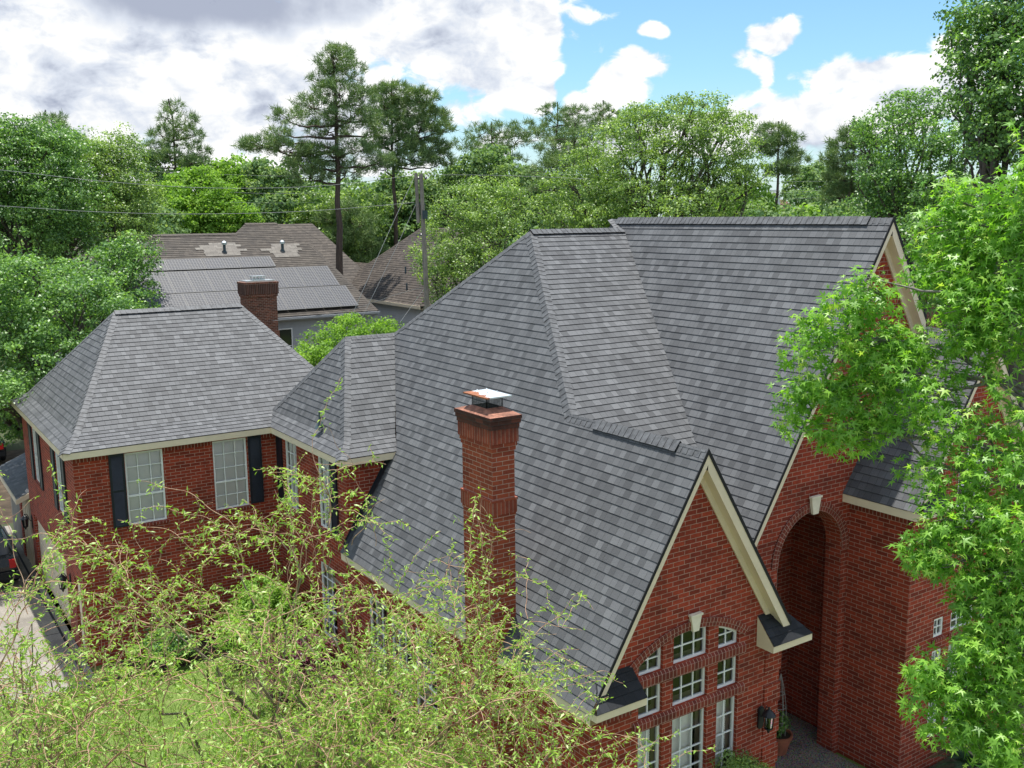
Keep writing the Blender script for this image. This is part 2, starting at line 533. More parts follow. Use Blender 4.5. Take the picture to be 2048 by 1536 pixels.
leaf_mat('pine_needle', (0.083, 0.143, 0.053), (0.154, 0.248, 0.088), (0.297, 0.374, 0.143), 0.15, 0.5, 0.3)
leaf_mat('far_leaf', (0.083, 0.165, 0.068), (0.164, 0.268, 0.108), (0.290, 0.383, 0.161), 0.35, 0.65, 0.12)
leaf_mat('plum_leaf', (0.078, 0.021, 0.034), (0.150, 0.044, 0.065), (0.247, 0.098, 0.111), 0.25)
leaf_mat('palm_leaf', (0.014, 0.042, 0.017), (0.026, 0.072, 0.026), (0.048, 0.102, 0.036), 0.15)
leaf_mat('grass_blade', (0.088, 0.187, 0.029), (0.147, 0.269, 0.042), (0.246, 0.339, 0.082), 0.35)


# ------------------------------------------------------------------ object helpers
def link(o, parent=None):
    COL.objects.link(o)
    if parent is not None:
        o.parent = parent
    return o


def tag(o, label=None, cat=None, group=None, kind=None):
    for k, v in (('label', label), ('category', cat), ('group', group), ('kind', kind)):
        if v:
            o[k] = v
    return o


def thing(name, label, cat, loc=(0, 0, 0), rz=0.0, group=None):
    o = bpy.data.objects.new(name, None)
    link(o)
    o.location = loc
    o.rotation_euler = (0, 0, rz)
    o.empty_display_size = 0.2
    return tag(o, label, cat, group)


def dup_tree(o, parent=None):
    c = o.copy()
    COL.objects.link(c)
    if parent is not None:
        c.parent = parent
    for ch in [x for x in COL.objects if x.parent == o]:
        dup_tree(ch, c)
    return c


class MB:
    """collects polygons (with metre UVs) and becomes one mesh object"""

    def __init__(s):
        s.v, s.f, s.uv, s.m = [], [], [], []

    def poly(s, pts, mat=0, uv=None, flip=False):
        pts = [Vector(p) for p in pts]
        if flip:
            pts = pts[::-1]
            uv = uv[::-1] if uv else None
        if uv is None:
            n = Vector((0, 0, 0))
            for i in range(len(pts)):
                a, b = pts[i], pts[(i + 1) % len(pts)]
                n += a.cross(b)
            if n.length < 1e-12:
                return
            n.normalize()
            if abs(n.z) > 0.95:
                u, v = Vector((1, 0, 0)), Vector((0, 1, 0))
            else:
                u = Vector((0, 0, 1)).cross(n).normalized()
                v = n.cross(u)
            uv = [(p.dot(u), p.dot(v)) for p in pts]
        b = len(s.v)
        s.v += [tuple(p) for p in pts]
        s.f.append(tuple(range(b, b + len(pts))))
        s.uv.append(uv)
        s.m.append(mat)

    def box(s, x0, x1, y0, y1, z0, z1, mat=0, M=None):
        c = [(x0, y0, z0), (x1, y0, z0), (x1, y1, z0), (x0, y1, z0), (x0, y0, z1), (x1, y0, z1), (x1, y1, z1), (x0, y1, z1)]
        if M is not None:
            c = [M @ Vector(p) for p in c]
        for q in ((3, 2, 1, 0), (4, 5, 6, 7), (0, 1, 5, 4), (1, 2, 6, 5), (2, 3, 7, 6), (3, 0, 4, 7)):
            s.poly([c[i] for i in q], mat)

    def beam(s, a, b, w, h, mat=0, up=(0, 0, 1)):
        """box from a to b, w across, h along up"""
        a, b = Vector(a), Vector(b)
        d = (b - a).normalized()
        up = Vector(up)
        sd = d.cross(up)
        if sd.length < 1e-6:
            sd = d.cross(Vector((1, 0, 0)))
        sd.normalize()
        u = sd.cross(d)
        c = []
        for p in (a, b):
            for i, j in ((-1, -1), (1, -1), (1, 1), (-1, 1)):
                c.append(p + sd * (i * w / 2) + u * (j * h / 2))
        for q in ((0, 1, 2, 3), (7, 6, 5, 4), (0, 4, 5, 1), (1, 5, 6, 2), (2, 6, 7, 3), (3, 7, 4, 0)):
            s.poly([c[i] for i in q], mat)

    def tube(s, pts, rads, n=8, mat=0, cap=True):
        pts = [Vector(p) for p in pts]
        if not hasattr(rads, '__len__'):
            rads = [rads] * len(pts)
        rings = []
        for i, p in enumerate(pts):
            d = (pts[min(i + 1, len(pts) - 1)] - pts[max(i - 1, 0)]).normalized()
            a = d.cross(Vector((0.31, 0.9, 0.2)))
            if a.length < 0.05:
                a = d.cross(Vector((1, 0, 0)))
            a.normalize()
            b = d.cross(a)
            rings.append([p + (a * math.cos(t) + b * math.sin(t)) * rads[i] for t in [2 * math.pi * k / n for k in range(n)]])
        for r0, r1 in zip(rings[:-1], rings[1:]):
            for k in range(n):
                s.poly([r0[k], r0[(k + 1) % n], r1[(k + 1) % n], r1[k]], mat)
        if cap:
            s.poly(rings[0][::-1], mat)
            s.poly(rings[-1], mat)

    def lathe(s, prof, c=(0, 0, 0), n=20, mat=0):
        c = Vector(c)
        for (r0, z0), (r1, z1) in zip(prof[:-1], prof[1:]):
            for k in range(n):
                a0, a1 = 2 * math.pi * k / n, 2 * math.pi * (k + 1) / n
                q = [c + Vector((r0 * math.cos(a0), r0 * math.sin(a0), z0)), c + Vector((r0 * math.cos(a1), r0 * math.sin(a1), z0)),
                     c + Vector((r1 * math.cos(a1), r1 * math.sin(a1), z1)), c + Vector((r1 * math.cos(a0), r1 * math.sin(a0), z1))]
                if r0 < 1e-6:
                    q = [q[0], q[2], q[3]]
                elif r1 < 1e-6:
                    q = q[:3]
                s.poly(q, mat)

    def build(s, name, mats, parent=None, smooth=False):
        me = bpy.data.meshes.new(name)
        me.from_pydata(s.v, [], s.f)
        uvl = me.uv_layers.new(name='UVMap')
        flat = [c for f in s.uv for p in f for c in p]
        uvl.data.foreach_set('uv', flat)
        if not isinstance(mats, (list, tuple)):
            mats = [mats]
        for m in mats:
            me.materials.append(MATS[m])
        me.polygons.foreach_set('material_index', s.m)
        if smooth:
            me.polygons.foreach_set('use_smooth', [True] * len(s.f))
        me.update()
        return link(bpy.data.objects.new(name, me), parent)


def holed(mb, outer, holes, mat=0, depth=None, rmat=None, n=None):
    """flat polygon with holes; reveals of each hole run inward by depth along -n"""
    outer = [Vector(p) for p in outer]
    holes = [[Vector(p) for p in h] for h in holes]
    nn = Vector(n)
    u = Vector((0, 0, 1)).cross(nn).normalized()
    v = nn.cross(u)
    allp = [p for l in [outer] + holes for p in l]
    to2 = lambda p: Vector((p.dot(u), p.dot(v), 0))
    tris = tessellate_polygon([[to2(p) for p in l] for l in [outer] + holes])
    for t in tris:
        q = [allp[i] for i in t]
        if (q[1] - q[0]).cross(q[2] - q[0]).dot(nn) < 0:
            q = q[::-1]
        mb.poly(q, mat, [(p.dot(u), p.dot(v)) for p in q])
    if depth:
        for h in holes:
            cen = sum(h, Vector()) / len(h)
            for i in range(len(h)):
                a, b = h[i], h[(i + 1) % len(h)]
                q = [a, b, b - nn * depth, a - nn * depth]
                fn = (q[1] - q[0]).cross(q[2] - q[1])
                if fn.dot(cen - a) < 0:
                    q = q[::-1]
                # uv so that courses stay level
                if abs((b - a).normalized().z) > 0.7:
                    uv = [((p - a).dot(nn) + a.dot(u), p.z) for p in q]
                else:
                    uv = [(p.dot(u), p.dot(nn)) for p in q]
                mb.poly(q, mat if rmat is None else rmat, uv)


def clip(poly, d, lo):
    """keep the part of a 2-D polygon with y*d >= lo*d"""
    out = []
    for i in range(len(poly)):
        a, b = poly[i], poly[(i + 1) % len(poly)]
        ia, ib = (a[1] - lo) * d >= -1e-9, (b[1] - lo) * d >= -1e-9
        if ia:
            out.append(a)
        if ia != ib:
            t = (lo - a[1]) / (b[1] - a[1])
            out.append((a[0] + (b[0] - a[0]) * t, lo))
    return out


def courses(mb, pts, v0=0.0, e=0.165, thick=0.014, mat=0, emat=1, urand=0.0):
    """lay shingle courses over a flat roof polygon: each course a strip whose lower edge stands proud"""
    pts = [Vector(p) for p in pts]
    n = Vector((0, 0, 0))
    for i in range(len(pts)):
        n += pts[i].cross(pts[(i + 1) % len(pts)])
    n.normalize()
    if n.z < 0:
        n = -n
    u = Vector((0, 0, 1)).cross(n).normalized()
    v = n.cross(u)
    org = min(pts, key=lambda p: p.z)
    P2 = [((p - org).dot(u), (p - org).dot(v)) for p in pts]
    uo = org.dot(u) + urand
    vmax = max(p[1] for p in P2)
    k = 0
    while k * e < vmax - 1e-4:
        a, b = k * e, min((k + 1) * e, vmax)
        q = clip(clip(P2, 1, a), -1, b)
        if len(q) >= 3:
            def lift(p):
                return org + u * p[0] + v * p[1] + n * (thick * (1 - (p[1] - a) / e) + 0.002)
            q3 = [lift(p) for p in q]
            uv = [(p[0] + uo, min(max(p[1], a + 0.002), a + e - 0.002) + v0) for p in q]
            ar = 0
            for i in range(len(q)):
                ar += q[i][0] * q[(i + 1) % len(q)][1] - q[(i + 1) % len(q)][0] * q[i][1]
            if abs(ar) > 1e-7:
                mb.poly(q3, mat, uv, flip=ar < 0)
            for i in range(len(q)):
                p0, p1 = q[i], q[(i + 1) % len(q)]
                if abs(p0[1] - a) < 1e-6 and abs(p1[1] - a) < 1e-6 and abs(p0[0] - p1[0]) > 1e-4:
                    if p0[0] > p1[0]:
                        p0, p1 = p1, p0
                    A, B = org + u * p0[0] + v * p0[1], org + u * p1[0] + v * p1[1]
                    d = n * (thick + 0.002)
                    mb.poly([A - n * 0.004, B - n * 0.004, B + d, A + d], emat, [(0, 0)] * 4)
        k += 1


def caps(mb, line, n1, n2, w=0.155, e=0.15, h=0.011, lift=0.010, mat=0, emat=1, under=0.0):
    """folded cap shingles along a ridge or hip polyline (from low/near end to high/far end)"""
    pts = [Vector(p) for p in line]
    n1s = n1 if isinstance(n1, list) else [n1] * (len(pts) - 1)
    n2s = n2 if isinstance(n2, list) else [n2] * (len(pts) - 1)
    for (a, b, na, nb) in zip(pts[:-1], pts[1:], n1s, n2s):
        na, nb = Vector(na).normalized(), Vector(nb).normalized()
        L = (b - a).length
        d = (b - a) / L
        up = (na + nb).normalized()
        w1 = d.cross(na).normalized()
        if w1.dot(nb) > 0:
            w1 = -w1
        w2 = d.cross(nb).normalized()
        if w2.dot(na) > 0:
            w2 = -w2
        k = max(1, round(L / e))
        st = L / k
        for i in range(k):
            s0, s1 = a + d * (i * st), a + d * min((i + 1) * st + 0.02, L)
            lo = lift + h
            jit = random.uniform(-0.004, 0.004)
            for (ww, nn) in ((w1, na), (w2, nb)):
                wv = ww * (w + jit)
                p = [s0 + up * (lo + under), s1 + up * (lift + under), s1 + wv + nn * (lift + under), s0 + wv + nn * (lo + under)]
                q = p if (p[1] - p[0]).cross(p[3] - p[0]).dot(up) > 0 else p[::-1]
                mb.poly(q, mat, [(0, 0)] * 4)
                # butt end and side edge
                mb.poly([p[0], p[3], p[3] - nn * (h + 0.004), p[0] - up * (h + 0.004)], emat, [(0, 0)] * 4)
                mb.poly([p[3], p[2], p[2] - nn * (lift + under * 0.8), p[3] - nn * (lo + under * 0.8)], emat, [(0, 0)] * 4)


def np_mesh(name, V, F, mats, parent=None, rnd=None, smooth=False, midx=None):
    """fast mesh: V (n,3), F list of (m,k) index arrays"""
    me = bpy.data.meshes.new(name)
    me.vertices.add(len(V))
    me.vertices.foreach_set('co', np.asarray(V, np.float32).ravel())
    F = [f for f in F if len(f)]
    nl = sum(f.size for f in F)
    npol = sum(len(f) for f in F)
    me.loops.add(nl)
    me.polygons.add(npol)
    me.loops.foreach_set('vertex_index', np.concatenate([f.ravel() for f in F]).astype(np.int32))
    ls, tot = [], 0
    for f in F:
        ls.append(tot + np.arange(len(f)) * f.shape[1])
        tot += f.size
    me.polygons.foreach_set('loop_start', np.concatenate(ls).astype(np.int32))
    for m in (mats if isinstance(mats, (list, tuple)) else [mats]):
        me.materials.append(MATS[m])
    if midx is not None:
        me.polygons.foreach_set('material_index', np.asarray(midx, np.int32))
    if smooth:
        me.polygons.foreach_set('use_smooth', np.ones(npol, bool))
    if rnd is not None:
        a = me.attributes.new('rnd', 'FLOAT', 'POINT')
        a.data.foreach_set('value', np.asarray(rnd, np.float32))
    me.update(calc_edges=True)
    me.validate()
    o = bpy.data.objects.new(name, me)
    return link(o, parent)


# ================================================================== GROUND
def sheet(name, pts, z, mat):
    mb = MB()
    mb.poly([(x, y, z) for x, y in pts], 0, [(x, y) for x, y in pts])
    o = mb.build(name, mat)
    o['kind'] = 'structure'
    return o


sheet('ground', [(-900, -900), (900, -900), (900, 900), (-900, 900)], 0.0, 'far_ground')
sheet('lawn_ground', [(-14, -20.5), (30, -20.5), (30, 1), (-14, 1)], 0.004, 'lawn')
sheet('bounce_street', [(-60, -32), (60, -32), (60, -22), (-60, -22)], 0.004, 'concrete')  # unseen concrete strip, added so neutral light bounces up instead of green
sheet('sidewalk', [(-60, -22), (60, -22), (60, -20.5), (-60, -20.5)], 0.008, 'concrete')
sheet('backyard_ground', [(-14, 14.5), (24, 14.5), (24, 27.5), (-14, 27.5)], 0.004, 'leaf_litter')
_dw = MB()
_dw.box(-9.0, -0.02, -1.15, 14.0, -0.10, 0.06)
_dw.build('driveway', 'concrete')['kind'] = 'structure'
_j = MB()
_j.box(-0.26, -0.20, -1.15, 14.0, 0.060, 0.064)
_j.box(-9.0, -0.26, 2.6, 2.62, 0.060, 0.0635)
_jo = _j.build('driveway_joint', 'shingle_edge')
_jo['kind'] = 'structure'
_wk = MB()
_wk.box(9.65, 11.86, -16.5, -13.0, -0.05, 0.10)
_wk.box(9.62, 12.40, -13.0, -11.57, -0.05, 0.10)
_wk.build('walkway', 'aggregate')['kind'] = 'structure'
_bed = MB()
_bed.box(11.95, 17.5, -16.2, -14.70, -0.05, 0.05)
_bed.build('flower_bed_soil', 'leaf_litter')['kind'] = 'structure'
_bd2 = MB()
_bd2.box(2.9, 5.10, -12.2, -0.05, -0.05, 0.03)
_bd2.box(0.3, 2.9, -1.3, -0.05, -0.05, 0.03)
_bd2.build('garden_soil', 'leaf_litter')['kind'] = 'structure'

# ================================================================== BRICK HOUSE
HOUSE = thing('brick_house', 'large red brick house with steep grey shingle roofs, front gables and garage wing', 'house', (6, -5, 0))


def part(mb, name, mats, parent=None, label=None):
    o = mb.build(name, mats)
    p = HOUSE if parent is None else parent
    o.parent = p
    # world position is kept: the meshes are drawn in world coordinates
    root = p
    off = Vector((0, 0, 0))
    while root is not None:
        off += root.location
        root = root.parent
    o.location = -off
    if label:
        o['label'] = label
    return o


def frame_M(origin, n):
    n = Vector(n)
    u = Vector((0, 0, 1)).cross(n)
    v = Vector((0, 0, 1))
    o = Vector(origin)
    return Matrix(((u.x, v.x, n.x, o.x), (u.y, v.y, n.y, o.y), (u.z, v.z, n.z, o.z), (0, 0, 0, 1)))


def window(origin, n, w, h, cols, rows, rail=None, blind=0.0, curtain=0.0, top=None, parent=None, sill=True, rec=0.075, sidelight=0.0):
    """window in a wall: origin is its lower left corner seen from outside"""
    M = frame_M(origin, n)
    top = top or (lambda a: h)
    fr = MB()
    fw = 0.045
    c0, c1 = -rec, -rec + 0.055

    def prism(poly, ca, cb):
        a = [M @ Vector((x, y, ca)) for x, y in poly]
        b = [M @ Vector((x, y, cb)) for x, y in poly]
        fr.poly(b)
        for i in range(len(poly)):
            j = (i + 1) % len(poly)
            fr.poly([a[i], a[j], b[j], b[i]])
    prism([(0, 0), (w, 0), (w, fw), (0, fw)], c0, c1)
    prism([(0, fw), (fw, fw), (fw, top(fw)), (0, top(0))], c0, c1)
    prism([(w - fw, fw), (w, fw), (w, top(w)), (w - fw, top(w - fw))], c0, c1)
    k = 8
    for i in range(k):
        a0, a1 = fw + (w - 2 * fw) * i / k, fw + (w - 2 * fw) * (i + 1) / k
        prism([(a0, top(a0) - fw), (a1, top(a1) - fw), (a1, top(a1)), (a0, top(a0))], c0, c1)
    mw = 0.022
    for i in range(1, cols):
        a = w * i / cols
        prism([(a - mw / 2, fw), (a + mw / 2, fw), (a + mw / 2, top(a) - fw), (a - mw / 2, top(a) - fw)], c0 + 0.01, c1 - 0.012)
    for j in range(1, rows):
        b = h * j / rows
        m = mw if j != rail else 0.05
        if b > top(fw) - 0.06 or b > top(w - fw) - 0.06:
            xs = [w * q / 40 for q in range(41) if top(w * q / 40) - fw > b]
            if not xs:
                continue
            xa, xb = xs[0], xs[-1]
        else:
            xa, xb = fw, w - fw
        prism([(xa, b - m / 2), (xb, b - m / 2), (xb, b + m / 2), (xa, b + m / 2)], c0 + 0.012, c1 - (0.0 if j == rail else 0.014))
    win = part(fr, 'window', 'white_paint', parent)
    pn = MB()
    pts = [(fw, fw), (w - fw, fw)] + [(w - fw - (w - 2 * fw) * i / 8, top(w - fw - (w - 2 * fw) * i / 8) - fw) for i in range(9)]
    pn.poly([M @ Vector((x, y, c0 + 0.02)) for x, y in pts])
    part(pn, 'pane', 'glass', win)
    if blind > 0:
        bl = MB()
        bh = h * blind
        ns = int(bh / 0.045)
        a0, a1 = 0.02 + w * sidelight * 0.0, w - 0.02 - w * sidelight
        for i in range(ns):
            b = h - 0.02 - (i + 0.5) * bh / ns
            if b > min(top(a0), top(a1)):
                continue
            bl.poly([M @ Vector((a0, b - 0.024, c0 - 0.03)), M @ Vector((a1, b - 0.024, c0 - 0.03)), M @ Vector((a1, b + 0.024, c0 - 0.046)), M @ Vector((a0, b + 0.024, c0 - 0.046))])
        part(bl, 'blinds', 'blind', win)
    if curtain > 0:
        cu = MB()
        for i in range(12):
            x0, x1 = w * curtain * i / 12, w * curtain * (i + 1) / 12
            d0_, d1_ = (0.02 if i % 2 else 0.05), (0.05 if i % 2 else 0.02)
            cu.poly([M @ Vector((x0, 0.02, c0 - 0.08 - d0_)), M @ Vector((x1, 0.02, c0 - 0.08 - d1_)), M @ Vector((x1, h - 0.02, c0 - 0.08 - d1_)), M @ Vector((x0, h - 0.02, c0 - 0.08 - d0_))])
        part(cu, 'curtain', 'curtain', win)
    if sill:
        sl = MB()
        a, b = 0.06, 0.085
        q = [(-a, -b, -rec), (w + a, -b, -rec), (w + a, -b, 0.035), (-a, -b, 0.035), (-a, 0.0, -rec), (w + a, 0.0, -rec), (w + a, -0.03, 0.035), (-a, -0.03, 0.035)]
        q = [M @ Vector(p) for p in q]
        for f in ((0, 3, 2, 1), (4, 7, 6, 5), (3, 7, 6, 2), (0, 4, 7, 3), (1, 2, 6, 5)):
            sl.poly([q[i] for i in f][::-1] if f == (4, 7, 6, 5) or f == (3, 7, 6, 2) else [q[i] for i in f])
        part(sl, 'window_sill', 'brick_soldier', win)
    # dark room behind the glass so that nothing shows through the house
    bk = MB()
    # plastered reveal and inner sill seen through the glass
    for q in (((0, 0.0, c0), (w, 0.0, c0), (w, 0.03, c0 - 0.16), (0, 0.03, c0 - 0.16)), ((w - 0.001, 0, c0), (w - 0.001, top(w), c0), (w - 0.001, top(w), c0 - 0.16), (w - 0.001, 0, c0 - 0.16)),
              ((0.001, 0, c0), (0.001, 0, c0 - 0.16), (0.001, top(0), c0 - 0.16), (0.001, top(0), c0))):
        bk.poly([M @ Vector(p) for p in q], 1)
    bk.poly([M @ Vector(p) for p in ((-0.3, 0.02, c0 - 0.16), (w + 0.3, 0.02, c0 - 0.16), (w + 0.3, 0.02, -1.2), (-0.3, 0.02, -1.2))])
    bk.poly([M @ Vector(p) for p in ((-0.3, -0.3, -1.2), (w + 0.3, -0.3, -1.2), (w + 0.3, h + 0.5, -1.2), (-0.3, h + 0.5, -1.2))])
    part(bk, 'room_wall', ['dark_room', 'beige_paint'], win)
    return win


def shutter(origin, n, w, h):
    M = frame_M(origin, n)
    mb = MB()
    mb.box(0, w, 0, h, 0.004, 0.022, 0, M)
    s = 0.05
    for (x0, x1, y0, y1) in ((0, s, 0, h), (w - s, w, 0, h), (s, w - s, 0, s), (s, w - s, h - s, h), (s, w - s, h * 0.5 - s / 2, h * 0.5 + s / 2)):
        mb.box(x0, x1, y0, y1, 0.022, 0.045, 0, M)
    for (y0, y1) in ((s, h * 0.5 - s / 2), (h * 0.5 + s / 2, h - s)):
        k = int((y1 - y0) / 0.045)
        for i in range(k):
            y = y0 + (i + 0.5) * (y1 - y0) / k
            mb.poly([M @ Vector(p) for p in ((s, y - 0.022, 0.042), (w - s, y - 0.022, 0.042), (w - s, y + 0.020, 0.024), (s, y + 0.020, 0.024))])
    return part(mb, 'shutter', 'shutter_paint')


def rect(x0, x1, z0, z1, axis, c):
    if axis == 'y':
        return [(x0, c, z0), (x1, c, z0), (x1, c, z1), (x0, c, z1)]
    return [(c, x0, z0), (c, x1, z0), (c, x1, z1), (c, x0, z1)]


def soldier_strip(mb, a, b, z0, z1, n, mat=1, proud=0.003):
    a, b, n = Vector(a), Vector(b), Vector(n)
    u = Vector((0, 0, 1)).cross(n)
    if (b - a).dot(u) < 0:
        a, b = b, a
    p = [Vector((a.x, a.y, z0)), Vector((b.x, b.y, z0)), Vector((b.x, b.y, z1)), Vector((a.x, a.y, z1))]
    mb.poly([q + n * proud for q in p], mat, [(q.dot(u), q.z) for q in p])


NX, NY = (-1, 0, 0), (0, -1, 0)
BR = ['brick', 'brick_soldier']

# ---- garage wing, front wall (two windows upstairs)
m = MB()
holed(m, [(0, 0, 0), (5.147, 0, 0), (5.147, 0, 5.6), (0, 0, 5.6)], [rect(1.2, 2.13, 3.5, 5.36, 'y', 0), rect(3.4, 4.30, 3.5, 5.36, 'y', 0)], 0, 0.12, n=NY)
for a, b in ((0, 0.82), (2.13, 3.4), (4.74, 5.147)):
    soldier_strip(m, (a, 0, 0), (b, 0, 0), 5.28, 5.48, NY)
part(m, 'wall', BR)
window((1.2, 0, 3.5), NY, 0.93, 1.86, 3, 5, rail=2, blind=1.0)
window((3.4, 0, 3.5), NY, 0.90, 1.86, 3, 5, rail=2, blind=1.0)
shutter((0.82, 0, 3.5), NY, 0.36, 1.88)
shutter((4.34, 0, 3.53), NY, 0.36, 1.88)
# ---- garage wing, driveway wall
m = MB()
gd = rect(2.35, 7.6, 0.0, 2.12, 'x', 0)
pd = rect(0.42, 1.22, 0.0, 2.08, 'x', 0)
holed(m, [(0, 0, 0), (0, 8.22, 0), (0, 8.22, 5.6), (0, 0, 5.6)], [rect(1.58, 2.56, 3.5, 5.36, 'x', 0), rect(5.35, 6.35, 3.5, 5.36, 'x', 0), gd, pd], 0, 0.16, n=NX)
part(m, 'wall', BR)
window((0, 2.56, 3.5), NX, 0.98, 1.86, 3, 5, rail=2, blind=1.0)
window((0, 6.35, 3.5), NX, 1.00, 1.86, 3, 5, rail=2, blind=1.0)
for y in (3.0, 1.55, 6.8, 5.32):
    shutter((0, y, 3.48), NX, 0.42, 1.88)
m = MB()
m.box(0.10, 0.14, 2.35, 7.6, 0.06, 2.12)
for i in range(1, 5):
    z = 0.06 + i * 0.412
    m.box(0.094, 0.0995, 2.35, 7.6, z - 0.008, z + 0.008, 1)
for j in range(8):
    y0 = 2.35 + j * 0.656
    for i in range(5):
        m.box(0.088, 0.10, y0 + 0.06, y0 + 0.60, 0.06 + i * 0.412 + 0.05, 0.06 + (i + 1) * 0.412 - 0.05)
part(m, 'garage_door', ['cream_paint', 'beige_paint'])
m = MB()
m.box(0.08, 0.12, 0.42, 1.22, 0.06, 2.08)
m.box(0.06, 0.08, 0.52, 1.12, 0.25, 0.95)
m.box(0.06, 0.08, 0.52, 1.12, 1.10, 1.95)
_dr = part(m, 'side_door', 'cream_paint')
m = MB()
m.tube([(0.06, 0.50, 1.02), (0.02, 0.50, 1.02), (0.0, 0.50, 1.02)], [0.012, 0.012, 0.03], 8)
part(m, 'handle', 'black_metal', _dr)
m = MB()
m.poly([(0, 8.22, 0), (8.0, 8.22, 0), (8.0, 8.22, 5.6), (0, 8.22, 5.6)], 0, flip=True)
m.poly([(8.0, 0, 0), (8.0, 8.22, 0), (8.0, 8.22, 5.6), (8.0, 0, 5.6)], 0)
part(m, 'wall', BR)
# ---- long side wall (upper part over the wing corner, lower part under the eave)
m = MB()
up_w = [rect(-1.40, -0.60, 3.5, 5.36, 'x', 5.147), rect(-3.54, -2.80, 3.5, 5.36, 'x', 5.147)]
lo_w = [rect(-8.6, -7.7, 0.6, 2.55, 'x', 5.147), rect(-7.5, -6.6, 0.6, 2.55, 'x', 5.147), rect(-6.4, -5.5, 0.6, 2.55, 'x', 5.147), rect(-3.6, -2.7, 0.6, 2.55, 'x', 5.147)]
holed(m, [(5.147, -13.688, 0), (5.147, 0, 0), (5.147, 0, 5.6), (5.147, -4.479, 5.6), (5.147, -4.479, 3.5), (5.147, -13.688, 3.5)], up_w + lo_w, 0, 0.12, n=NX)
for a, b in ((-2.36, -1.48), (-4.479, -4.05)):
    soldier_strip(m, (5.147, a, 0), (5.147, b, 0), 5.28, 5.48, NX)
part(m, 'wall', BR)
window((5.147, -0.60, 3.5), NX, 0.80, 1.86, 3, 5, rail=2, blind=1.0)
window((5.147, -2.80, 3.5), NX, 0.74, 1.86, 3, 5, rail=2, blind=1.0)
shutter((5.147, -0.05, 3.48), NX, 0.36, 1.88)
shutter((5.147, -3.60, 3.48), NX, 0.36, 1.88)
for y in (-7.7, -6.6, -5.5, -2.7):
    window((5.147, y, 0.6), NX, 0.90, 1.95, 3, 5, rail=2, curtain=0.3)
# ---- small wall of the upper bay that dies into the big slope
m = MB()
m.poly([(5.147, -4.479, 3.5), (6.44, -4.479, 5.6), (5.147, -4.479, 5.6)], 0)
soldier_strip(m, (5.147, -4.479, 0), (6.10, -4.479, 0), 5.28, 5.48, NY)
part(m, 'wall', BR)
# ---- front gable wall with the nine-light window
ARC = lambda x: 1.86 + math.sqrt(max(0.01, 2.22 ** 2 - (x - 7.335) ** 2))
colsx = [(6.15, 6.69), (6.93, 7.75), (8.00, 8.52)]
holes = []
for (a, b) in colsx:
    k = 10
    holes.append([(a, -13.688, 3.52), (b, -13.688, 3.52)] + [(b - (b - a) * i / k, -13.688, ARC(b - (b - a) * i / k)) for i in range(k + 1)])
    holes.append(rect(a, b, 2.745, 3.295, 'y', -13.688))
    holes.append(rect(a, b, 0.75, 2.53, 'y', -13.688))
m = MB()
holed(m, [(5.147, -13.688, 0), (9.62, -13.688, 0), (9.62, -13.688, 3.55), (7.406, -13.688, 7.10), (5.147, -13.688, 3.50)], holes, 0, 0.14, n=NY)
# rowlock bands under each row of lights
for (z0, z1) in ((3.30, 3.52), (2.54, 2.745)):
    q = [(6.02, z0), (8.66, z0)]
    for (ya, za, yb, zb, mt) in ((-13.688, z1, -13.735, z1 - 0.05, 1), (-13.735, z1 - 0.05, -13.735, z0 + 0.04, 1), (-13.735, z0 + 0.04, -13.688, z0, 1)):
        p = [(6.02, yb, zb), (8.66, yb, zb), (8.66, ya, za), (6.02, ya, za)]
        m.poly(p, mt, [(6.02, 0.0), (8.66, 0.0), (8.66, 0.1), (6.02, 0.1)])
    m.poly([(6.02, -13.735, z0 + 0.04), (6.02, -13.735, z1 - 0.05), (6.02, -13.688, z1), (6.02, -13.688, z0)], 1, flip=True)
    m.poly([(8.66, -13.735, z0 + 0.04), (8.66, -13.735, z1 - 0.05), (8.66, -13.688, z1), (8.66, -13.688, z0)], 1)
# arch ring of bricks on edge
k = 40
x0, x1 = 6.0, 8.67
ang = [math.asin((x0 + (x1 - x0) * i / k - 7.335) / 2.22) for i in range(k + 1)]
for r0, r1, pr_ in ((2.225, 2.30, 0.022), (2.30, 2.385, 0.035)):
    for t0, t1 in zip(ang[:-1], ang[1:]):
        c = lambda r, t: (7.335 + r * math.sin(t), -13.688 - pr_, 1.86 + r * math.cos(t))
        m.poly([c(r0, t0), c(r0, t1), c(r1, t1), c(r1, t0)], 1, [(t0 * 2.3, 0), (t1 * 2.3, 0), (t1 * 2.3, 0.08), (t0 * 2.3, 0.08)])
        d = lambda p: (p[0], -13.688, p[2])
        m.poly([c(r1, t0), c(r1, t1), d(c(r1, t1)), d(c(r1, t0))], 1, [(t0 * 2.3, 0), (t1 * 2.3, 0), (t1 * 2.3, 0.03), (t0 * 2.3, 0.03)])
        m.poly([d(c(r0, t0)), d(c(r0, t1)), c(r0, t1), c(r0, t0)], 1, [(t0 * 2.3, 0), (t1 * 2.3, 0), (t1 * 2.3, 0.03), (t0 * 2.3, 0.03)])
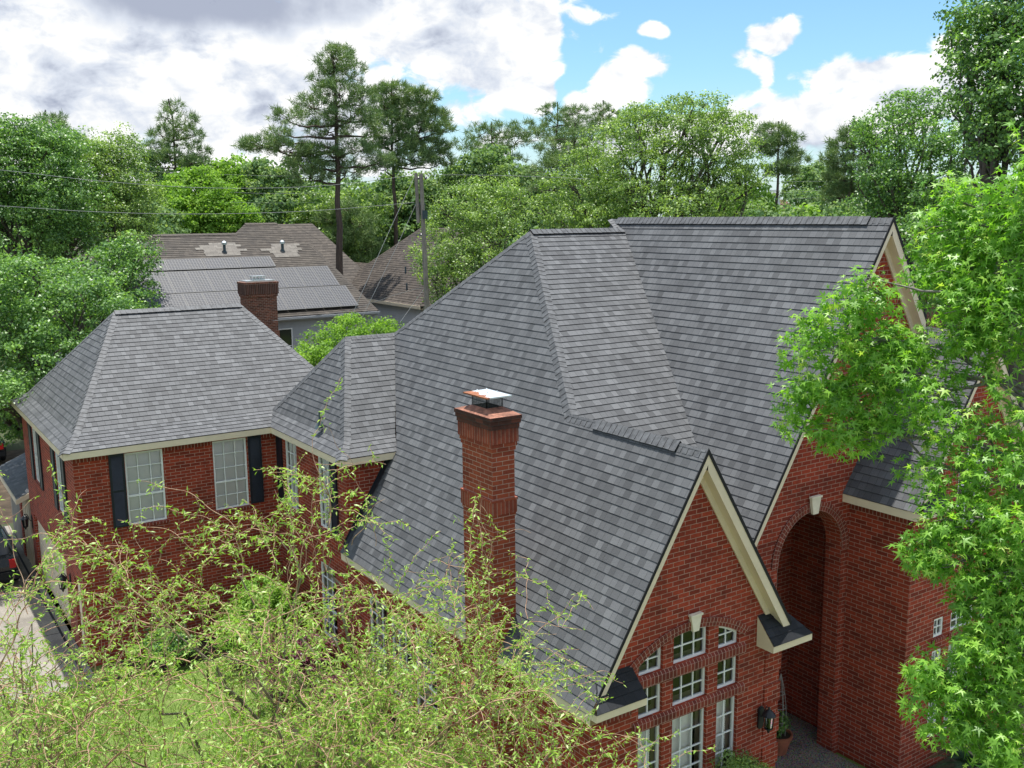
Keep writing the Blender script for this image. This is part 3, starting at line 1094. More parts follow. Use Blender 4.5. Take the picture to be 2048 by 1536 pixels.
# quoin blocks on the right corner
for i in range(5):
    z0 = 0.25 + i * 0.62
    m.box(9.22, 9.645, -13.712, -13.45, z0, z0 + 0.38)
soldier_strip(m, (5.30, -13.688, 0), (6.0, -13.688, 0), 2.92, 3.12, NY)
m.poly([(9.62, -13.688, 0), (9.62, -13.234, 0), (9.62, -13.234, 3.6), (9.62, -13.688, 3.6)], 0)
part(m, 'wall', BR)
for i, (a, b) in enumerate(colsx):
    w = b - a
    cn = 3 if i == 1 else 2
    tp = (lambda a_: (lambda s: ARC(a_ + s) - 3.52))(a)
    hh = max(tp(0), tp(w), tp(w / 2))
    window((a, -13.688, 3.52), NY, w, hh, cn, 2, top=tp, sill=False, rec=0.12)
    window((a, -13.688, 2.745), NY, w, 0.55, cn, 2, sill=False, rec=0.12)
    window((a, -13.688, 0.75), NY, w, 1.78, cn, 5, blind=1.0, rec=0.12, sidelight=0.22 if i < 3 else 0)


def keystone(cx, y, z0, z1, w0, w1, d=0.06):
    mb = MB()
    f = [(cx - w0 / 2, y - d, z0), (cx + w0 / 2, y - d, z0), (cx + w1 / 2, y - d, z1), (cx - w1 / 2, y - d, z1)]
    b = [(p[0], y, p[2]) for p in f]
    mb.poly(f)
    for i in range(4):
        j = (i + 1) % 4
        mb.poly([f[j], f[i], b[i], b[j]])
    t = 0.035
    mb.box(cx - w1 / 2 - 0.015, cx + w1 / 2 + 0.015, y - d - 0.02, y, z1 + 0.001, z1 + t)
    return part(mb, 'keystone', 'stone')


keystone(7.385, -13.70, 4.06, 4.34, 0.13, 0.25)
# ---- entry gable wall with the tall arch
AX, AR, AZ = 10.94, 0.94, 4.49
arch = [(AX - AR, -13.234, 0.04), (AX + AR, -13.234, 0.04)] + [(AX + AR * math.cos(t), -13.234, AZ + AR * math.sin(t)) for t in [math.pi * i / 20 for i in range(21)]]
m = MB()
holed(m, [(9.3, -13.234, 0), (14.2, -13.234, 0), (14.2, -13.234, 8.40), (12.659, -13.234, 10.84), (9.3, -13.234, 5.45)], [arch], 0, 0.38, n=NY)
k = 36
for r0, r1, pr_ in ((AR + 0.005, AR + 0.095, 0.020), (AR + 0.095, AR + 0.185, 0.034)):
    for i in range(k):
        t0, t1 = math.pi * i / k, math.pi * (i + 1) / k
        c = lambda r, t: (AX + r * math.cos(t), -13.234 - pr_, AZ + r * math.sin(t))
        d = lambda p: (p[0], -13.234, p[2])
        m.poly([c(r0, t1), c(r0, t0), c(r1, t0), c(r1, t1)], 1, [(t1 * 1.05, 0), (t0 * 1.05, 0), (t0 * 1.05, 0.08), (t1 * 1.05, 0.08)])
        m.poly([c(r1, t1), c(r1, t0), d(c(r1, t0)), d(c(r1, t1))], 1, [(t1, 0), (t0, 0), (t0, 0.03), (t1, 0.03)])
        m.poly([d(c(r0, t1)), d(c(r0, t0)), c(r0, t0), c(r0, t1)], 1, [(t1, 0), (t0, 0), (t0, 0.03), (t1, 0.03)])
part(m, 'wall', BR)
keystone(10.935, -13.27, 5.40, 5.72, 0.15, 0.27)
# porch behind the arch
m = MB()
m.poly([(12.42, -12.85, 0.1), (12.42, -11.55, 0.1), (12.42, -11.55, 5.6), (12.42, -12.85, 5.6)], 0, flip=True)
m.poly([(11.88, -12.85, 0.1), (12.42, -12.85, 0.1), (12.42, -12.85, 5.6), (11.88, -12.85, 5.6)], 0, flip=True)
holed(m, [(9.6, -11.55, 0.1), (12.42, -11.55, 0.1), (12.42, -11.55, 5.6), (9.6, -11.55, 5.6)], [rect(11.0, 12.0, 1.9, 4.75, 'y', -11.55)], 0, 0.1, n=NY)
m.poly([(9.6, -12.85, 0.1), (9.6, -11.55, 0.1), (9.6, -11.55, 5.6), (9.6, -12.85, 5.6)], 0)
m.poly([(9.6, -12.85, 0.1), (10.0, -12.85, 0.1), (10.0, -12.85, 5.6), (9.6, -12.85, 5.6)], 0, flip=True)
m.poly([(9.6, -12.855, 5.6), (12.42, -12.855, 5.6), (12.42, -11.55, 5.6), (9.6, -11.55, 5.6)], 0)
part(m, 'porch_wall', BR)
window((11.0, -11.55, 1.9), NY, 1.0, 2.85, 3, 7, sill=False)
# ---- projecting bay right of the arch
m = MB()
m.poly([(12.073, -13.234, 0), (12.073, -14.667, 0), (12.073, -14.667, 5.8), (12.073, -13.234, 5.8)], 0)
soldier_strip(m, (12.073, -13.234, 0), (12.073, -14.667, 0), 5.30, 5.50, NX)
part(m, 'wall', BR)
bayw = [rect(12.95, 13.27, 2.83, 3.22, 'y', -14.667), rect(13.52, 14.30, 2.83, 3.22, 'y', -14.667), rect(14.55, 14.87, 2.83, 3.22, 'y', -14.667),
        rect(12.95, 13.27, 0.7, 2.55, 'y', -14.667), rect(13.52, 14.30, 0.7, 2.55, 'y', -14.667), rect(14.55, 14.87, 0.7, 2.55, 'y', -14.667)]
ba = [(13.45, -14.667, 5.0), (14.45, -14.667, 5.0)] + [(13.95 + 0.5 * math.cos(t), -14.667, 6.15 + 0.5 * math.sin(t)) for t in [math.pi * i / 14 for i in range(15)]]
m = MB()
holed(m, [(12.073, -14.667, 0), (15.93, -14.667, 0), (15.93, -14.667, 5.85), (14.0, -14.667, 8.66), (12.073, -14.667, 5.85)], bayw + [ba], 0, 0.12, n=NY)
k = 20
for i in range(k):
    t0, t1 = math.pi * i / k, math.pi * (i + 1) / k
    c = lambda r, t: (13.95 + r * math.cos(t), -14.69, 6.15 + r * math.sin(t))
    m.poly([c(0.5, t1), c(0.5, t0), c(0.68, t0), c(0.68, t1)], 1, [(t1 * 0.6, 0), (t0 * 0.6, 0), (t0 * 0.6, 0.08), (t1 * 0.6, 0.08)])
m.poly([(15.93, -14.667, 0), (15.93, -8, 0), (15.93, -8, 5.8), (15.93, -14.667, 5.8)], 0)
part(m, 'wall', BR)
for q in bayw:
    a, b, z0, z1 = q[0][0], q[1][0], q[0][2], q[2][2]
    big = z1 - z0 > 1
    window((a, -14.667, z0), NY, b - a, z1 - z0, 3 if b - a > 0.5 else 2, 5 if big else 2, sill=True, blind=1.0 if big else 0)
window((13.45, -14.667, 5.0), NY, 1.0, 1.65, 3, 4, top=lambda s: 1.15 + math.sqrt(max(0, 0.25 - (s - 0.5) ** 2)), sill=True)
m = MB()   # back and far side walls
m.poly([(9.0, 1.5, 0), (15.93, 1.5, 0), (15.93, 1.5, 5.8), (9.0, 1.5, 5.8)], 0, flip=True)
m.poly([(15.93, -8, 0), (15.93, 1.5, 0), (15.93, 1.5, 5.8), (15.93, -8, 5.8)], 0)
part(m, 'wall', BR)

# ---- roofs ---------------------------------------------------------
m1 = 1.604
SH = ['shingle', 'shingle_edge', 'cap_shingle', 'flashing']
XP = lambda z: 4.941 + (z - 3.309) / m1        # the big slope facing the garden
APZ, RGZ, GRZ = 10.74, 11.0, 7.263
APX = XP(APZ)
MSL = 0.78
APY = -5.646 - (10.797 - APZ) / MSL
nbig = Vector((-m1, 0, 1)).normalized()
nfront = Vector((0, -MSL, 1)).normalized()
# big slope
m = MB()
courses(m, [(4.941, -13.92, 3.309), (XP(GRZ), -13.92, GRZ), (XP(GRZ), -10.18, GRZ), (APX, APY, APZ), (XP(8.05), -1.80, 8.05), (XP(5.6), -4.71, 5.6), (XP(5.6), -4.45, 5.6), (4.941, -4.45, 3.309)])
# hip slope facing the street, between the hip and the entry gable
courses(m, [(7.406, -10.18, 7.263), (8.876, -13.2, 4.905), (12.50, -5.72, APZ), (APX, APY, APZ)], urand=3.3)
# back slope
courses(m, [(APX, APY, APZ), (12.7, APY, APZ), (12.7, 1.75, 5.5), (XP(5.5) + 0.2, 1.75, 5.5)], urand=1.7)
ROOF = part(m, 'roof', SH, label='tall hipped main roof of charcoal grey shingles')
c = MB()
hipn2 = nfront
caps(c, [(7.406, -10.18, 7.263), (APX, APY, APZ)], nbig, hipn2)
caps(c, [(XP(8.05), -1.80, 8.05), (APX, APY, APZ)], nbig, (0, 0.7, 1), w=0.12)
caps(c, [(APX, APY, APZ), (12.42, APY, APZ)], hipn2, (0, 0.7, 1), under=0.035)
part(c, 'ridge_cap', ['cap_shingle', 'shingle_edge'], ROOF)
fl = MB()      # metal flashing where the bay wall meets the slope
A, B = Vector((XP(3.42), -4.479, 3.42)), Vector((XP(5.55), -4.479, 5.55))
nn = nbig
fl.poly([A + nn * 0.024, A + nn * 0.024 + Vector((0, -0.16, 0)), B + nn * 0.024 + Vector((0, -0.16, 0)), B + nn * 0.024])
fl.poly([A + Vector((0, -0.006, 0)), B + Vector((0, -0.006, 0)), B + Vector((0, -0.006, 0.12)), A + Vector((0, -0.006, 0.12))])
part(fl, 'flashing', 'flashing', ROOF)
vp = MB()      # small white exhaust spots / nail heads are left to the shingles

# front gable, far slope + caps along its ridge
m = MB()
ngr = Vector((m1, 0, 1)).normalized()
courses(m, [(7.406, -13.92, 7.263), (9.87, -13.92, 3.31), (9.87, -13.234, 3.31), (9.30, -13.234, 4.22), (8.876, -13.2, 4.905), (7.406, -10.18, 7.263)], urand=5)
rf2 = part(m, 'roof', SH, label='far slope of the lower front gable roof')
c = MB()
caps(c, [(7.406, -13.93, 7.263), (7.406, -13.2, 7.263)], nbig, ngr)
caps(c, [(7.406, -13.25, 7.263), (7.406, -11.0, 7.263)], nbig, ngr, under=0.035, w=0.165)
caps(c, [(7.406, -11.05, 7.263), (7.406, -10.10, 7.263)], nbig, ngr)
part(c, 'ridge_cap', ['cap_shingle', 'shingle_edge'], rf2)
# entry gable roof
m = MB()
gx, gz = 12.659, RGZ
XL = lambda z: gx - (gz - z) / m1
XR = lambda z: gx + (gz - z) / m1
courses(m, [(gx, -13.46, gz), (XL(4.46), -13.46, 4.46), (XL(4.88), -13.2, 4.88), (XL(APZ), -5.72, APZ), (gx, -5.05, gz)], urand=8)
rf3 = part(m, 'roof', SH, label='steep slope of the taller entry gable')
m = MB()
courses(m, [(gx, -13.46, gz), (XR(8.9), -13.46, 8.9), (XR(8.9), -13.2, 8.9), (XR(5.6), -13.2, 5.6), (XR(5.6), 1.7, 5.6), (gx, -5.05, gz)], urand=2)
courses(m, [(gx, -5.05, gz), (XR(5.6), 1.7, 5.6), (XL(APZ), -5.6, APZ)], urand=2)
part(m, 'roof', SH)
c = MB()
caps(c, [(gx, -13.47, gz), (gx, -12.9, gz)], nbig, ngr)
caps(c, [(gx, -12.95, gz), (gx, -5.3, gz)], nbig, ngr, under=0.03, w=0.16)
caps(c, [(XL(APZ) - 0.05, -5.66, APZ), (gx, -5.05, gz)], (0, -0.6, 1), (0, 0.7, 1), w=0.12)
part(c, 'ridge_cap', ['cap_shingle', 'shingle_edge'], rf3)
# bay gable roof at the right
m3 = 1.463
g3x, g3z = 14.0, 8.80
m = MB()
courses(m, [(11.84, -14.90, 5.64), (g3x, -14.90, g3z), (g3x, -13.2, g3z), (11.84, -13.2, 5.64)], urand=4)
courses(m, [(16.16, -14.90, 5.64), (g3x, -14.90, g3z), (g3x, -9.0, g3z), (16.16, -9.0, 5.64)], urand=6)
rf4 = part(m, 'roof', SH, label='shaded grey roof of the bay beside the entry arch')
c = MB()
caps(c, [(g3x, -14.9, g3z), (g3x, -13.25, g3z)], (-m3, 0, 1), (m3, 0, 1))
part(c, 'ridge_cap', ['cap_shingle', 'shingle_edge'], rf4)

# upper bay roof (hip end towards the garden, front slope towards the street)
bxa, bya, bza = 6.46, -1.80, 8.05


def flare(run, rise, fr, fs):
    """points (d, z) of a bell-cast slope: first fr metres at slope fs"""
    return [(0, 0), (fr, fr * fs), (run, rise)]


m = MB()
# flare heights
bz0 = 5.6
d_side, d_front = bxa - 4.918, bya + 4.708
zf = 0.30
fs_, ff_ = 0.30 / 0.36, 0.30 / 0.55
Ls, Lf = 0.36, 0.55
p_corner = (4.918, -4.708, bz0)
p_fl = (4.918 + Ls, -4.708 + Lf, bz0 + zf)
apex = (bxa, bya, bza)
courses(m, [p_corner, (XP(5.6) + 0.02, -4.708, bz0), (XP(bz0 + zf) + 0.06, -4.708 + Lf, bz0 + zf), p_fl], urand=1)
courses(m, [p_fl, (XP(bz0 + zf) + 0.06, -4.708 + Lf, bz0 + zf), (XP(bza) + 0.06, bya, bza), apex], urand=1)
# end slope, running back to the valley with the garage wing
bk = -2 * d_front + 0  # mirrored back eave
yb_e = bya + d_front
courses(m, [p_corner, p_fl, (4.918 + Ls, yb_e - Lf, bz0 + zf), (4.918, yb_e, bz0)], urand=7)
courses(m, [p_fl, apex, (4.918 + Ls, yb_e - Lf, bz0 + zf)], urand=7)
courses(m, [(4.918 + Ls, yb_e - Lf, bz0 + zf), apex, (XP(bza), bya, bza), (XP(bz0 + zf) + 0.6, yb_e - Lf, bz0 + zf)], urand=9)
rf5 = part(m, 'roof', SH, label='small hipped bay roof with flared eaves')
c = MB()
nb_end = Vector((-(bza - bz0 - zf) / (d_side - Ls), 0, 1)).normalized()
nb_fr = Vector((0, -(bza - bz0 - zf) / (d_front - Lf), 1)).normalized()
nb_bk = Vector((0, (bza - bz0 - zf) / (d_front - Lf), 1)).normalized()
caps(c, [p_corner, p_fl, apex], [(-fs_, 0, 1), nb_end], [(0, -ff_, 1), nb_fr])
caps(c, [(4.918 + Ls, yb_e - Lf, bz0 + zf), apex], nb_end, nb_bk)
caps(c, [apex, (XP(bza) + 0.05, bya, bza)], nb_fr, nb_bk, w=0.12)
part(c, 'ridge_cap', ['cap_shingle', 'shingle_edge'], rf5)
vp = MB()
vp.lathe([(0.03, 0), (0.03, 0.34), (0.024, 0.34), (0.024, 0.2)], (5.235, -2.84, 6.06), 10)
vp.lathe([(0.075, -0.06), (0.05, 0.06), (0.033, 0.10)], (5.235, -2.84, 6.06), 12)
M_ = frame_M((5.235, -2.84, 6.06), NX)
vp.box(-0.12, 0.12, -0.13, 0.10, 0.0, 0.015, 0, Matrix.Translation((5.20, -2.84, 6.05)) @ Matrix.Rotation(R(-57), 4, 'Y') @ Matrix.Rotation(R(90), 4, 'Z'))
part(vp, 'vent_pipe', 'lead_pipe', rf5)

# garage wing roof
m = MB()
ez = 5.6
zf = 0.30
fy, fx = 0.75, 0.40
ry, rz = 4.11, 8.533
rx0, rx1 = 2.093, 5.736
c0_ = (-0.229, -0.229, ez)
c1_ = (-0.229 + fx, -0.229 + fy, ez + zf)
r0_, r1_ = (rx0, ry, rz), (rx1, ry, rz)
b0_ = (-0.229, 8.451, ez)
b1_ = (-0.229 + fx, 8.451 - fy, ez + zf)
e0_ = (8.06, -0.229, ez)
e1_ = (8.06 - fx, -0.229 + fy, ez + zf)
h0_ = (8.06, 8.451, ez)
h1_ = (8.06 - fx, 8.451 - fy, ez + zf)
courses(m, [c0_, (5.9, -0.229, ez), (5.9, -0.229 + fy, ez + zf), c1_], urand=0.4)
courses(m, [c1_, e1_, r1_, r0_], urand=0.4)
courses(m, [c0_, c1_, b1_, b0_], urand=2.2)
courses(m, [c1_, r0_, b1_], urand=2.2)
courses(m, [b0_, b1_, h1_, h0_], urand=3.1)
courses(m, [b1_, r0_, r1_, h1_], urand=3.1)
courses(m, [r1_, h1_, e1_], urand=3.7)
rf6 = part(m, 'roof', SH, label='hipped garage wing roof with flared eaves')
c = MB()
sl = lambda dz, d: dz / d
nl = Vector((-(rz - ez - zf) / (rx0 + 0.229 - fx), 0, 1))
nf = Vector((0, -(rz - ez - zf) / (ry + 0.229 - fy), 1))
nbk = Vector((0, (rz - ez - zf) / (ry + 0.229 - fy), 1))
nr = Vector((-nl.x, 0, 1))
caps(c, [c0_, c1_, r0_], [(-zf / fx, 0, 1), nl], [(0, -zf / fy, 1), nf])
caps(c, [b0_, b1_, r0_], [(-zf / fx, 0, 1), nl], [(0, zf / fy, 1), nbk], w=0.12)
caps(c, [e1_, r1_], nf, nr)
caps(c, [r0_, r1_], nf, nbk, under=0.03)
part(c, 'ridge_cap', ['cap_shingle', 'shingle_edge'], rf6)
# ---- eaves: fascia boards and soffits
m = MB()


def fascia(a, b, n, h=0.155, over=0.229, drop=0.012):
    a, b, n = Vector(a), Vector(b), Vector(n)
    z = Vector((0, 0, 1))
    a = a - z * drop
    b = b - z * drop
    t = n * 0.02
    p = [a, b, b - z * h, a - z * h]
    if (p[1] - p[0]).cross(p[3] - p[0]).dot(n) < 0:
        p = [b, a, a - z * h, b - z * h]
    m.poly([p[3], p[2], p[1], p[0]] if (p[2] - p[3]).cross(p[0] - p[3]).dot(n) > 0 else p)
    q = [a - z * h, b - z * h, b - z * h - n * (over + 0.02), a - z * h - n * (over + 0.02)]
    m.poly(q)
    m.poly([a - n * 0.02, b - n * 0.02, b - n * 0.02 - z * h, a - n * 0.02 - z * h])


m = MB()
fascia((-0.229, -0.229, 5.6), (4.918, -0.229, 5.6), NY)
part(m, 'fascia', 'cream_paint')
m = MB()
fascia((-0.229, 8.451, 5.6), (-0.229, -0.229, 5.6), NX)
part(m, 'fascia', 'cream_paint')
m = MB()
fascia((4.918, -0.229, 5.6), (4.918, -4.708, 5.6), NX)
part(m, 'fascia', 'cream_paint')
m = MB()
fascia((4.918, -4.708, 5.6), (6.36, -4.708, 5.6), NY)
part(m, 'fascia', 'cream_paint')
m = MB()
fascia((4.941, -4.479, 3.309), (4.941, -13.92, 3.309), NX)
part(m, 'fascia', 'cream_paint')
m = MB()
fascia((11.84, -13.20, 5.64), (11.84, -14.90, 5.64), NX)
part(m, 'fascia', 'cream_paint')
m = MB()
m.poly([(0.15, 0.15, 0.05), (8, 0.15, 0.05), (8, 8.1, 0.05), (0.15, 8.1, 0.05)])
m.poly([(5.3, -13.5, 0.05), (9.5, -13.5, 0.05), (9.5, 1.4, 0.05), (5.3, 1.4, 0.05)])
m.poly([(12.2, -14.5, 0.06), (15.8, -14.5, 0.06), (15.8, 1.4, 0.06), (12.2, 1.4, 0.06)])
part(m, 'floor', 'dark_room')


def rake(ax, az, lowx, lowz, y, wally, fw=0.17, frieze=0.10):
    """sloping barge board, soffit and frieze under one half of a gable"""
    mb = MB()
    a, b = Vector((ax, y, az)), Vector((lowx, y, lowz))
    d = (b - a).normalized()
    n = Vector((-d.z, 0, d.x)) if d.x > 0 else Vector((d.z, 0, -d.x))
    n = n if n.z > 0 else -n
    dn = -n
    off = dn * 0.012
    vz = Vector((0, 0, -1))
    L = 1.0 / max(0.3, abs(n.z))
    a1, b1 = a + vz * 0.014 * L, b + vz * 0.014 * L
    a2, b2 = a + vz * fw * L, b + vz * fw * L
    bk = Vector((0, wally - y, 0))
    mb.poly([a1, b1, b2, a2] if d.x < 0 else [b1, a1, a2, b2])
    mb.poly([a2, b2, b2 + bk, a2 + bk] if d.x < 0 else [b2, a2, a2 + bk, b2 + bk])
    f1, f2 = a2 + bk, b2 + bk
    pj = Vector((0, -0.03, 0))
    g1, g2 = f1 + vz * frieze * L, f2 + vz * frieze * L
    mb.poly([f1 + pj, f2 + pj, g2 + pj, g1 + pj])
    mb.poly([g1 + pj, g2 + pj, g2, g1])
    mb.poly([b1, b2, b2 + bk, b1 + bk])
    t0, t1 = a + Vector((0, -0.012, 0.026 * L)), b + Vector((0, -0.012, 0.026 * L))
    u0, u1 = a + Vector((0, -0.012, -0.028 * L)), b + Vector((0, -0.012, -0.028 * L))
    mb.poly([t0, t1, u1, u0] if d.x < 0 else [t1, t0, u0, u1], 1)
    e = Vector((0, 0.012, 0))
    mb.poly([u0, u1, u1 + e, u0 + e], 1)
    mb.poly([t0, t1, t1 + e, t0 + e], 1)
    return mb


for (ax, az, lx, lz, y, wy) in ((7.406, 7.263, 5.10, 3.564, -13.92, -13.688), (7.406, 7.263, 9.62, 3.712, -13.92, -13.688),
                                (12.659, RGZ, XL(4.5), 4.5, -13.46, -13.234), (12.659, RGZ, XR(9.0), 9.0, -13.46, -13.234),
                                (14.0, 8.80, 12.02, 5.903, -14.90, -14.667), (14.0, 8.80, 15.98, 5.903, -14.90, -14.667)):
    part(rake(ax, az, lx, lz, y, wy, 0.125 if lx < ax else 0.175), 'barge_board', ['cream_paint', 'shingle_edge'])


def pent(x0, x1, wy, zt, oy, zb, free='left'):
    """little return roof at the foot of a gable; the free end is a boarded cheek, the other wraps round the corner"""
    mb = MB()
    h = (zt - zb) * 0.8
    if free == 'left':
        courses(mb, [(x0, wy, zt), (x0, oy, zb), (x1, oy, zb), (x1 - 0.40, wy, zt)])
        courses(mb, [(x1, oy, zb), (x1, wy + 0.3, zb), (x1 - 0.40, wy + 0.3, zt), (x1 - 0.40, wy, zt)])
    else:
        courses(mb, [(x0 + 0.30, wy, zt), (x0, oy, zb), (x1, oy, zb), (x1, wy, zt)])
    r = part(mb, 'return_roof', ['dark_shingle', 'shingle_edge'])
    tb = MB()
    f = 0.13
    tb.poly([(x0, oy + 0.01, zb - f), (x1, oy + 0.01, zb - f), (x1, oy + 0.01, zb - 0.01), (x0, oy + 0.01, zb - 0.01)])
    tb.poly([(x0, oy + 0.01, zb - f), (x0, wy, zb - f), (x1, wy, zb - f), (x1, oy + 0.01, zb - f)])
    xc, fl_ = (x0 + 0.004, 0) if free == 'left' else (x1 - 0.004, 1)
    tb.poly([(xc, wy, zb - f), (xc, oy + 0.01, zb - f), (xc, oy + 0.01, zb - 0.01), (xc, wy, zt - 0.01)], flip=bool(fl_))
    xe = x1 - 0.004 if free == 'left' else x0 + 0.004
    tb.poly([(xe, wy, zb - f), (xe, oy + 0.01, zb - f), (xe, oy + 0.01, zb - 0.01), (xe, wy, zb - 0.01)], flip=free == 'left')
    part(tb, 'trim_board', 'cream_paint', r)


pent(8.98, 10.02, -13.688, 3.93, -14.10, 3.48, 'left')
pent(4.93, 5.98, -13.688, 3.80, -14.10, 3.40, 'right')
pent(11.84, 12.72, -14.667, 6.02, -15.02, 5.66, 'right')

# ---- chimney
m = MB()
kx0, kx1, ky0, ky1 = 4.79, 5.452, -11.338, -10.125
CB = ['chimney_brick', 'chimney_soldier', 'chimney_top_brick', 'chimney_top_brick']


def ring(ins, z0, z1, mat=0, topcap=True):
    x0, x1, y0, y1 = kx0 + ins, kx1 - ins, ky0 + ins, ky1 - ins
    c = [(x0, y0), (x1, y0), (x1, y1), (x0, y1)]
    for i in range(4):
        a, b = c[i], c[(i + 1) % 4]
        m.poly([(a[0], a[1], z0), (b[0], b[1], z0), (b[0], b[1], z1), (a[0], a[1], z1)], mat)
    m.poly([(p[0], p[1], z1) for p in c], mat)
    m.poly([(p[0], p[1], z0) for p in c[::-1]], mat)


ring(0.0, 7.625, 7.695, 2)
ring(0.014, 7.553, 7.6245, 2)
ring(0.032, 7.475, 7.5525, 2)
ring(0.046, 7.215, 7.4745, 1)
ring(0.064, 7.140, 7.2145, 0)
ring(0.082, 7.066, 7.1395, 0)
ring(0.100, 6.205, 7.0655, 0)
ring(0.062, 6.165, 6.2045, 0)
ring(0.070, 5.93, 6.1645, 1)
ring(0.086, 5.86, 5.9295, 0)
ring(0.100, 2.4, 5.8595, 0)
ring(-0.02, 0.0, 2.3995, 0)
CHIM = part(m, 'chimney', CB, label='tall corbelled red brick chimney with rusty metal cap')
m = MB()     # mortar crown
cxm, cym = 5.121, -10.73
zc0, zc1 = 7.697, 7.80
o4 = [(kx0 + 0.012, ky0 + 0.012), (kx1 - 0.012, ky0 + 0.012), (kx1 - 0.012, ky1 - 0.012), (kx0 + 0.012, ky1 - 0.012)]
i4 = [(cxm - 0.17, cym - 0.24), (cxm + 0.17, cym - 0.24), (cxm + 0.17, cym + 0.24), (cxm - 0.17, cym + 0.24)]
for i in range(4):
    j = (i + 1) % 4
    m.poly([(*o4[i], zc0), (*o4[j], zc0), (*i4[j], zc1), (*i4[i], zc1)], 0)
for i in range(4):
    j = (i + 1) % 4
    m.poly([(*i4[i], zc1), (*i4[j], zc1), (*i4[j], zc1 - 0.3), (*i4[i], zc1 - 0.3)], 1, flip=True)
m.poly([(*p, zc1 - 0.3) for p in i4], 1)
plain('crown_mortar', (0.26, 0.115, 0.075), 0.85, var=0.55, scale=9, bump=0.5)
part(m, 'chimney_crown', ['crown_mortar', 'soot'], CHIM)
m = MB()     # spark mesh
hz = 8.015
hx, hy = 0.168, 0.238
for (a, b) in (((-hx, -hy), (hx, -hy)), ((hx, -hy), (hx, hy)), ((hx, hy), (-hx, hy)), ((-hx, hy), (-hx, -hy))):
    L = math.hypot(b[0] - a[0], b[1] - a[1])
    k = int(L / 0.022)
    for i in range(k + 1):
        t = i / k
        p = (cxm + a[0] + (b[0] - a[0]) * t, cym + a[1] + (b[1] - a[1]) * t)
        w_ = 0.009 if i in (0, k) else 0.0035
        m.beam((p[0], p[1], 7.79), (p[0], p[1], hz), w_, w_, 0, up=(1, 0, 0))
    for i in range(9):
        z = 7.80 + i * 0.024
        m.beam((cxm + a[0], cym + a[1], z), (cxm + b[0], cym + b[1], z), 0.0035, 0.0035)
part(m, 'spark_mesh', 'mesh_metal', CHIM)
m = MB()     # hood
hw_, hl_ = 0.265, 0.395
o4 = [(-hw_, -hl_), (hw_, -hl_), (hw_, hl_), (-hw_, hl_)]
for i in range(4):
    j = (i + 1) % 4
    m.poly([(*o4[i], 0), (*o4[j], 0), (0, 0, 0.085)])
    m.poly([(*o4[i], -0.025), (*o4[j], -0.025), (*o4[j], 0), (*o4[i], 0)])
m.poly([(*p, -0.02) for p in o4[::-1]])
for p in ((-0.1, -0.17), (0.1, -0.17), (-0.1, 0.17), (0.1, 0.17)):
    m.lathe([(0.012, 0.045), (0.012, 0.062), (0, 0.066)], (*p, 0), 8)
hd = part(m, 'chimney_cap', 'rusty_metal', CHIM)
hd.location = (cxm, cym, hz)

# ================================================================== FOLIAGE TOOLS
def unit(v):
    return v / np.maximum(np.linalg.norm(v, axis=-1, keepdims=True), 1e-9)


def rand_dir(n, g):
    return unit(g.normal(size=(n, 3)))


def leaf_tmpl(kind):
    """(verts (k,3) in x across, y along, z out), faces"""
    if kind == 'oval':
        return np.array([[0, 0, 0], [0.30, 0.45, 0.06], [0, 1, -0.05], [-0.30, 0.45, 0.06]], float), np.array([[0, 1, 2, 3]])
    if kind == 'lance':
        return np.array([[0, 0, 0], [0.15, 0.4, 0.05], [0, 1, -0.12], [-0.15, 0.4, 0.05]], float), np.array([[0, 1, 2, 3]])
    if kind == 'needle':
        return np.array([[0.055, 0, 0], [0, 1, 0.0], [-0.055, 0, 0]], float), np.array([[0, 1, 2]])
    if kind == 'clump':
        return np.array([[0, 0, 0], [0.42, 0.3, 0.12], [0.3, 0.85, -0.05], [0, 1, 0.05], [-0.35, 0.75, -0.08], [-0.40, 0.25, 0.1]], float), np.array([[0, 1, 2, 3], [0, 3, 4, 5]])
    if kind == 'star':
        v, f = [[0, 0.32, 0.03]], []
        tips = [(-112, 0.40), (-62, 0.62), (0, 0.74), (62, 0.62), (112, 0.40)]
        for a, r in tips:
            t = math.radians(a)
            v.append([r * math.sin(t), 0.32 + r * math.cos(t), -0.09 * r])
        nots = [-150, -87, -31, 31, 87, 150]
        for a in nots:
            t = math.radians(a)
            r = 0.17 if abs(a) < 140 else 0.20
            v.append([r * math.sin(t), 0.32 + r * math.cos(t), 0.02])
        for i in range(5):
            f.append([0, 6 + i, 1 + i, 7 + i])
        return np.array(v, float), np.array(f)


def leaf_geom(P, N, size, kind, g, up_axis=None):
    """vectorised leaves: P (n,3) base, N (n,3) facing, size (n,)"""
    tv, tf = leaf_tmpl(kind)
    n = len(P)
    T = rand_dir(n, g) if up_axis is None else up_axis
    Y = unit(T - N * np.sum(T * N, 1, keepdims=True))
    X = np.cross(Y, N)
    V = (P[:, None, :] + (X[:, None, :] * tv[None, :, 0:1] + Y[:, None, :] * tv[None, :, 1:2] + N[:, None, :] * tv[None, :, 2:3]) * size[:, None, None])
    F = (tf[None] + (np.arange(n) * len(tv))[:, None, None]).reshape(-1, tf.shape[1])
    return V.reshape(-1, 3), F, len(tv)


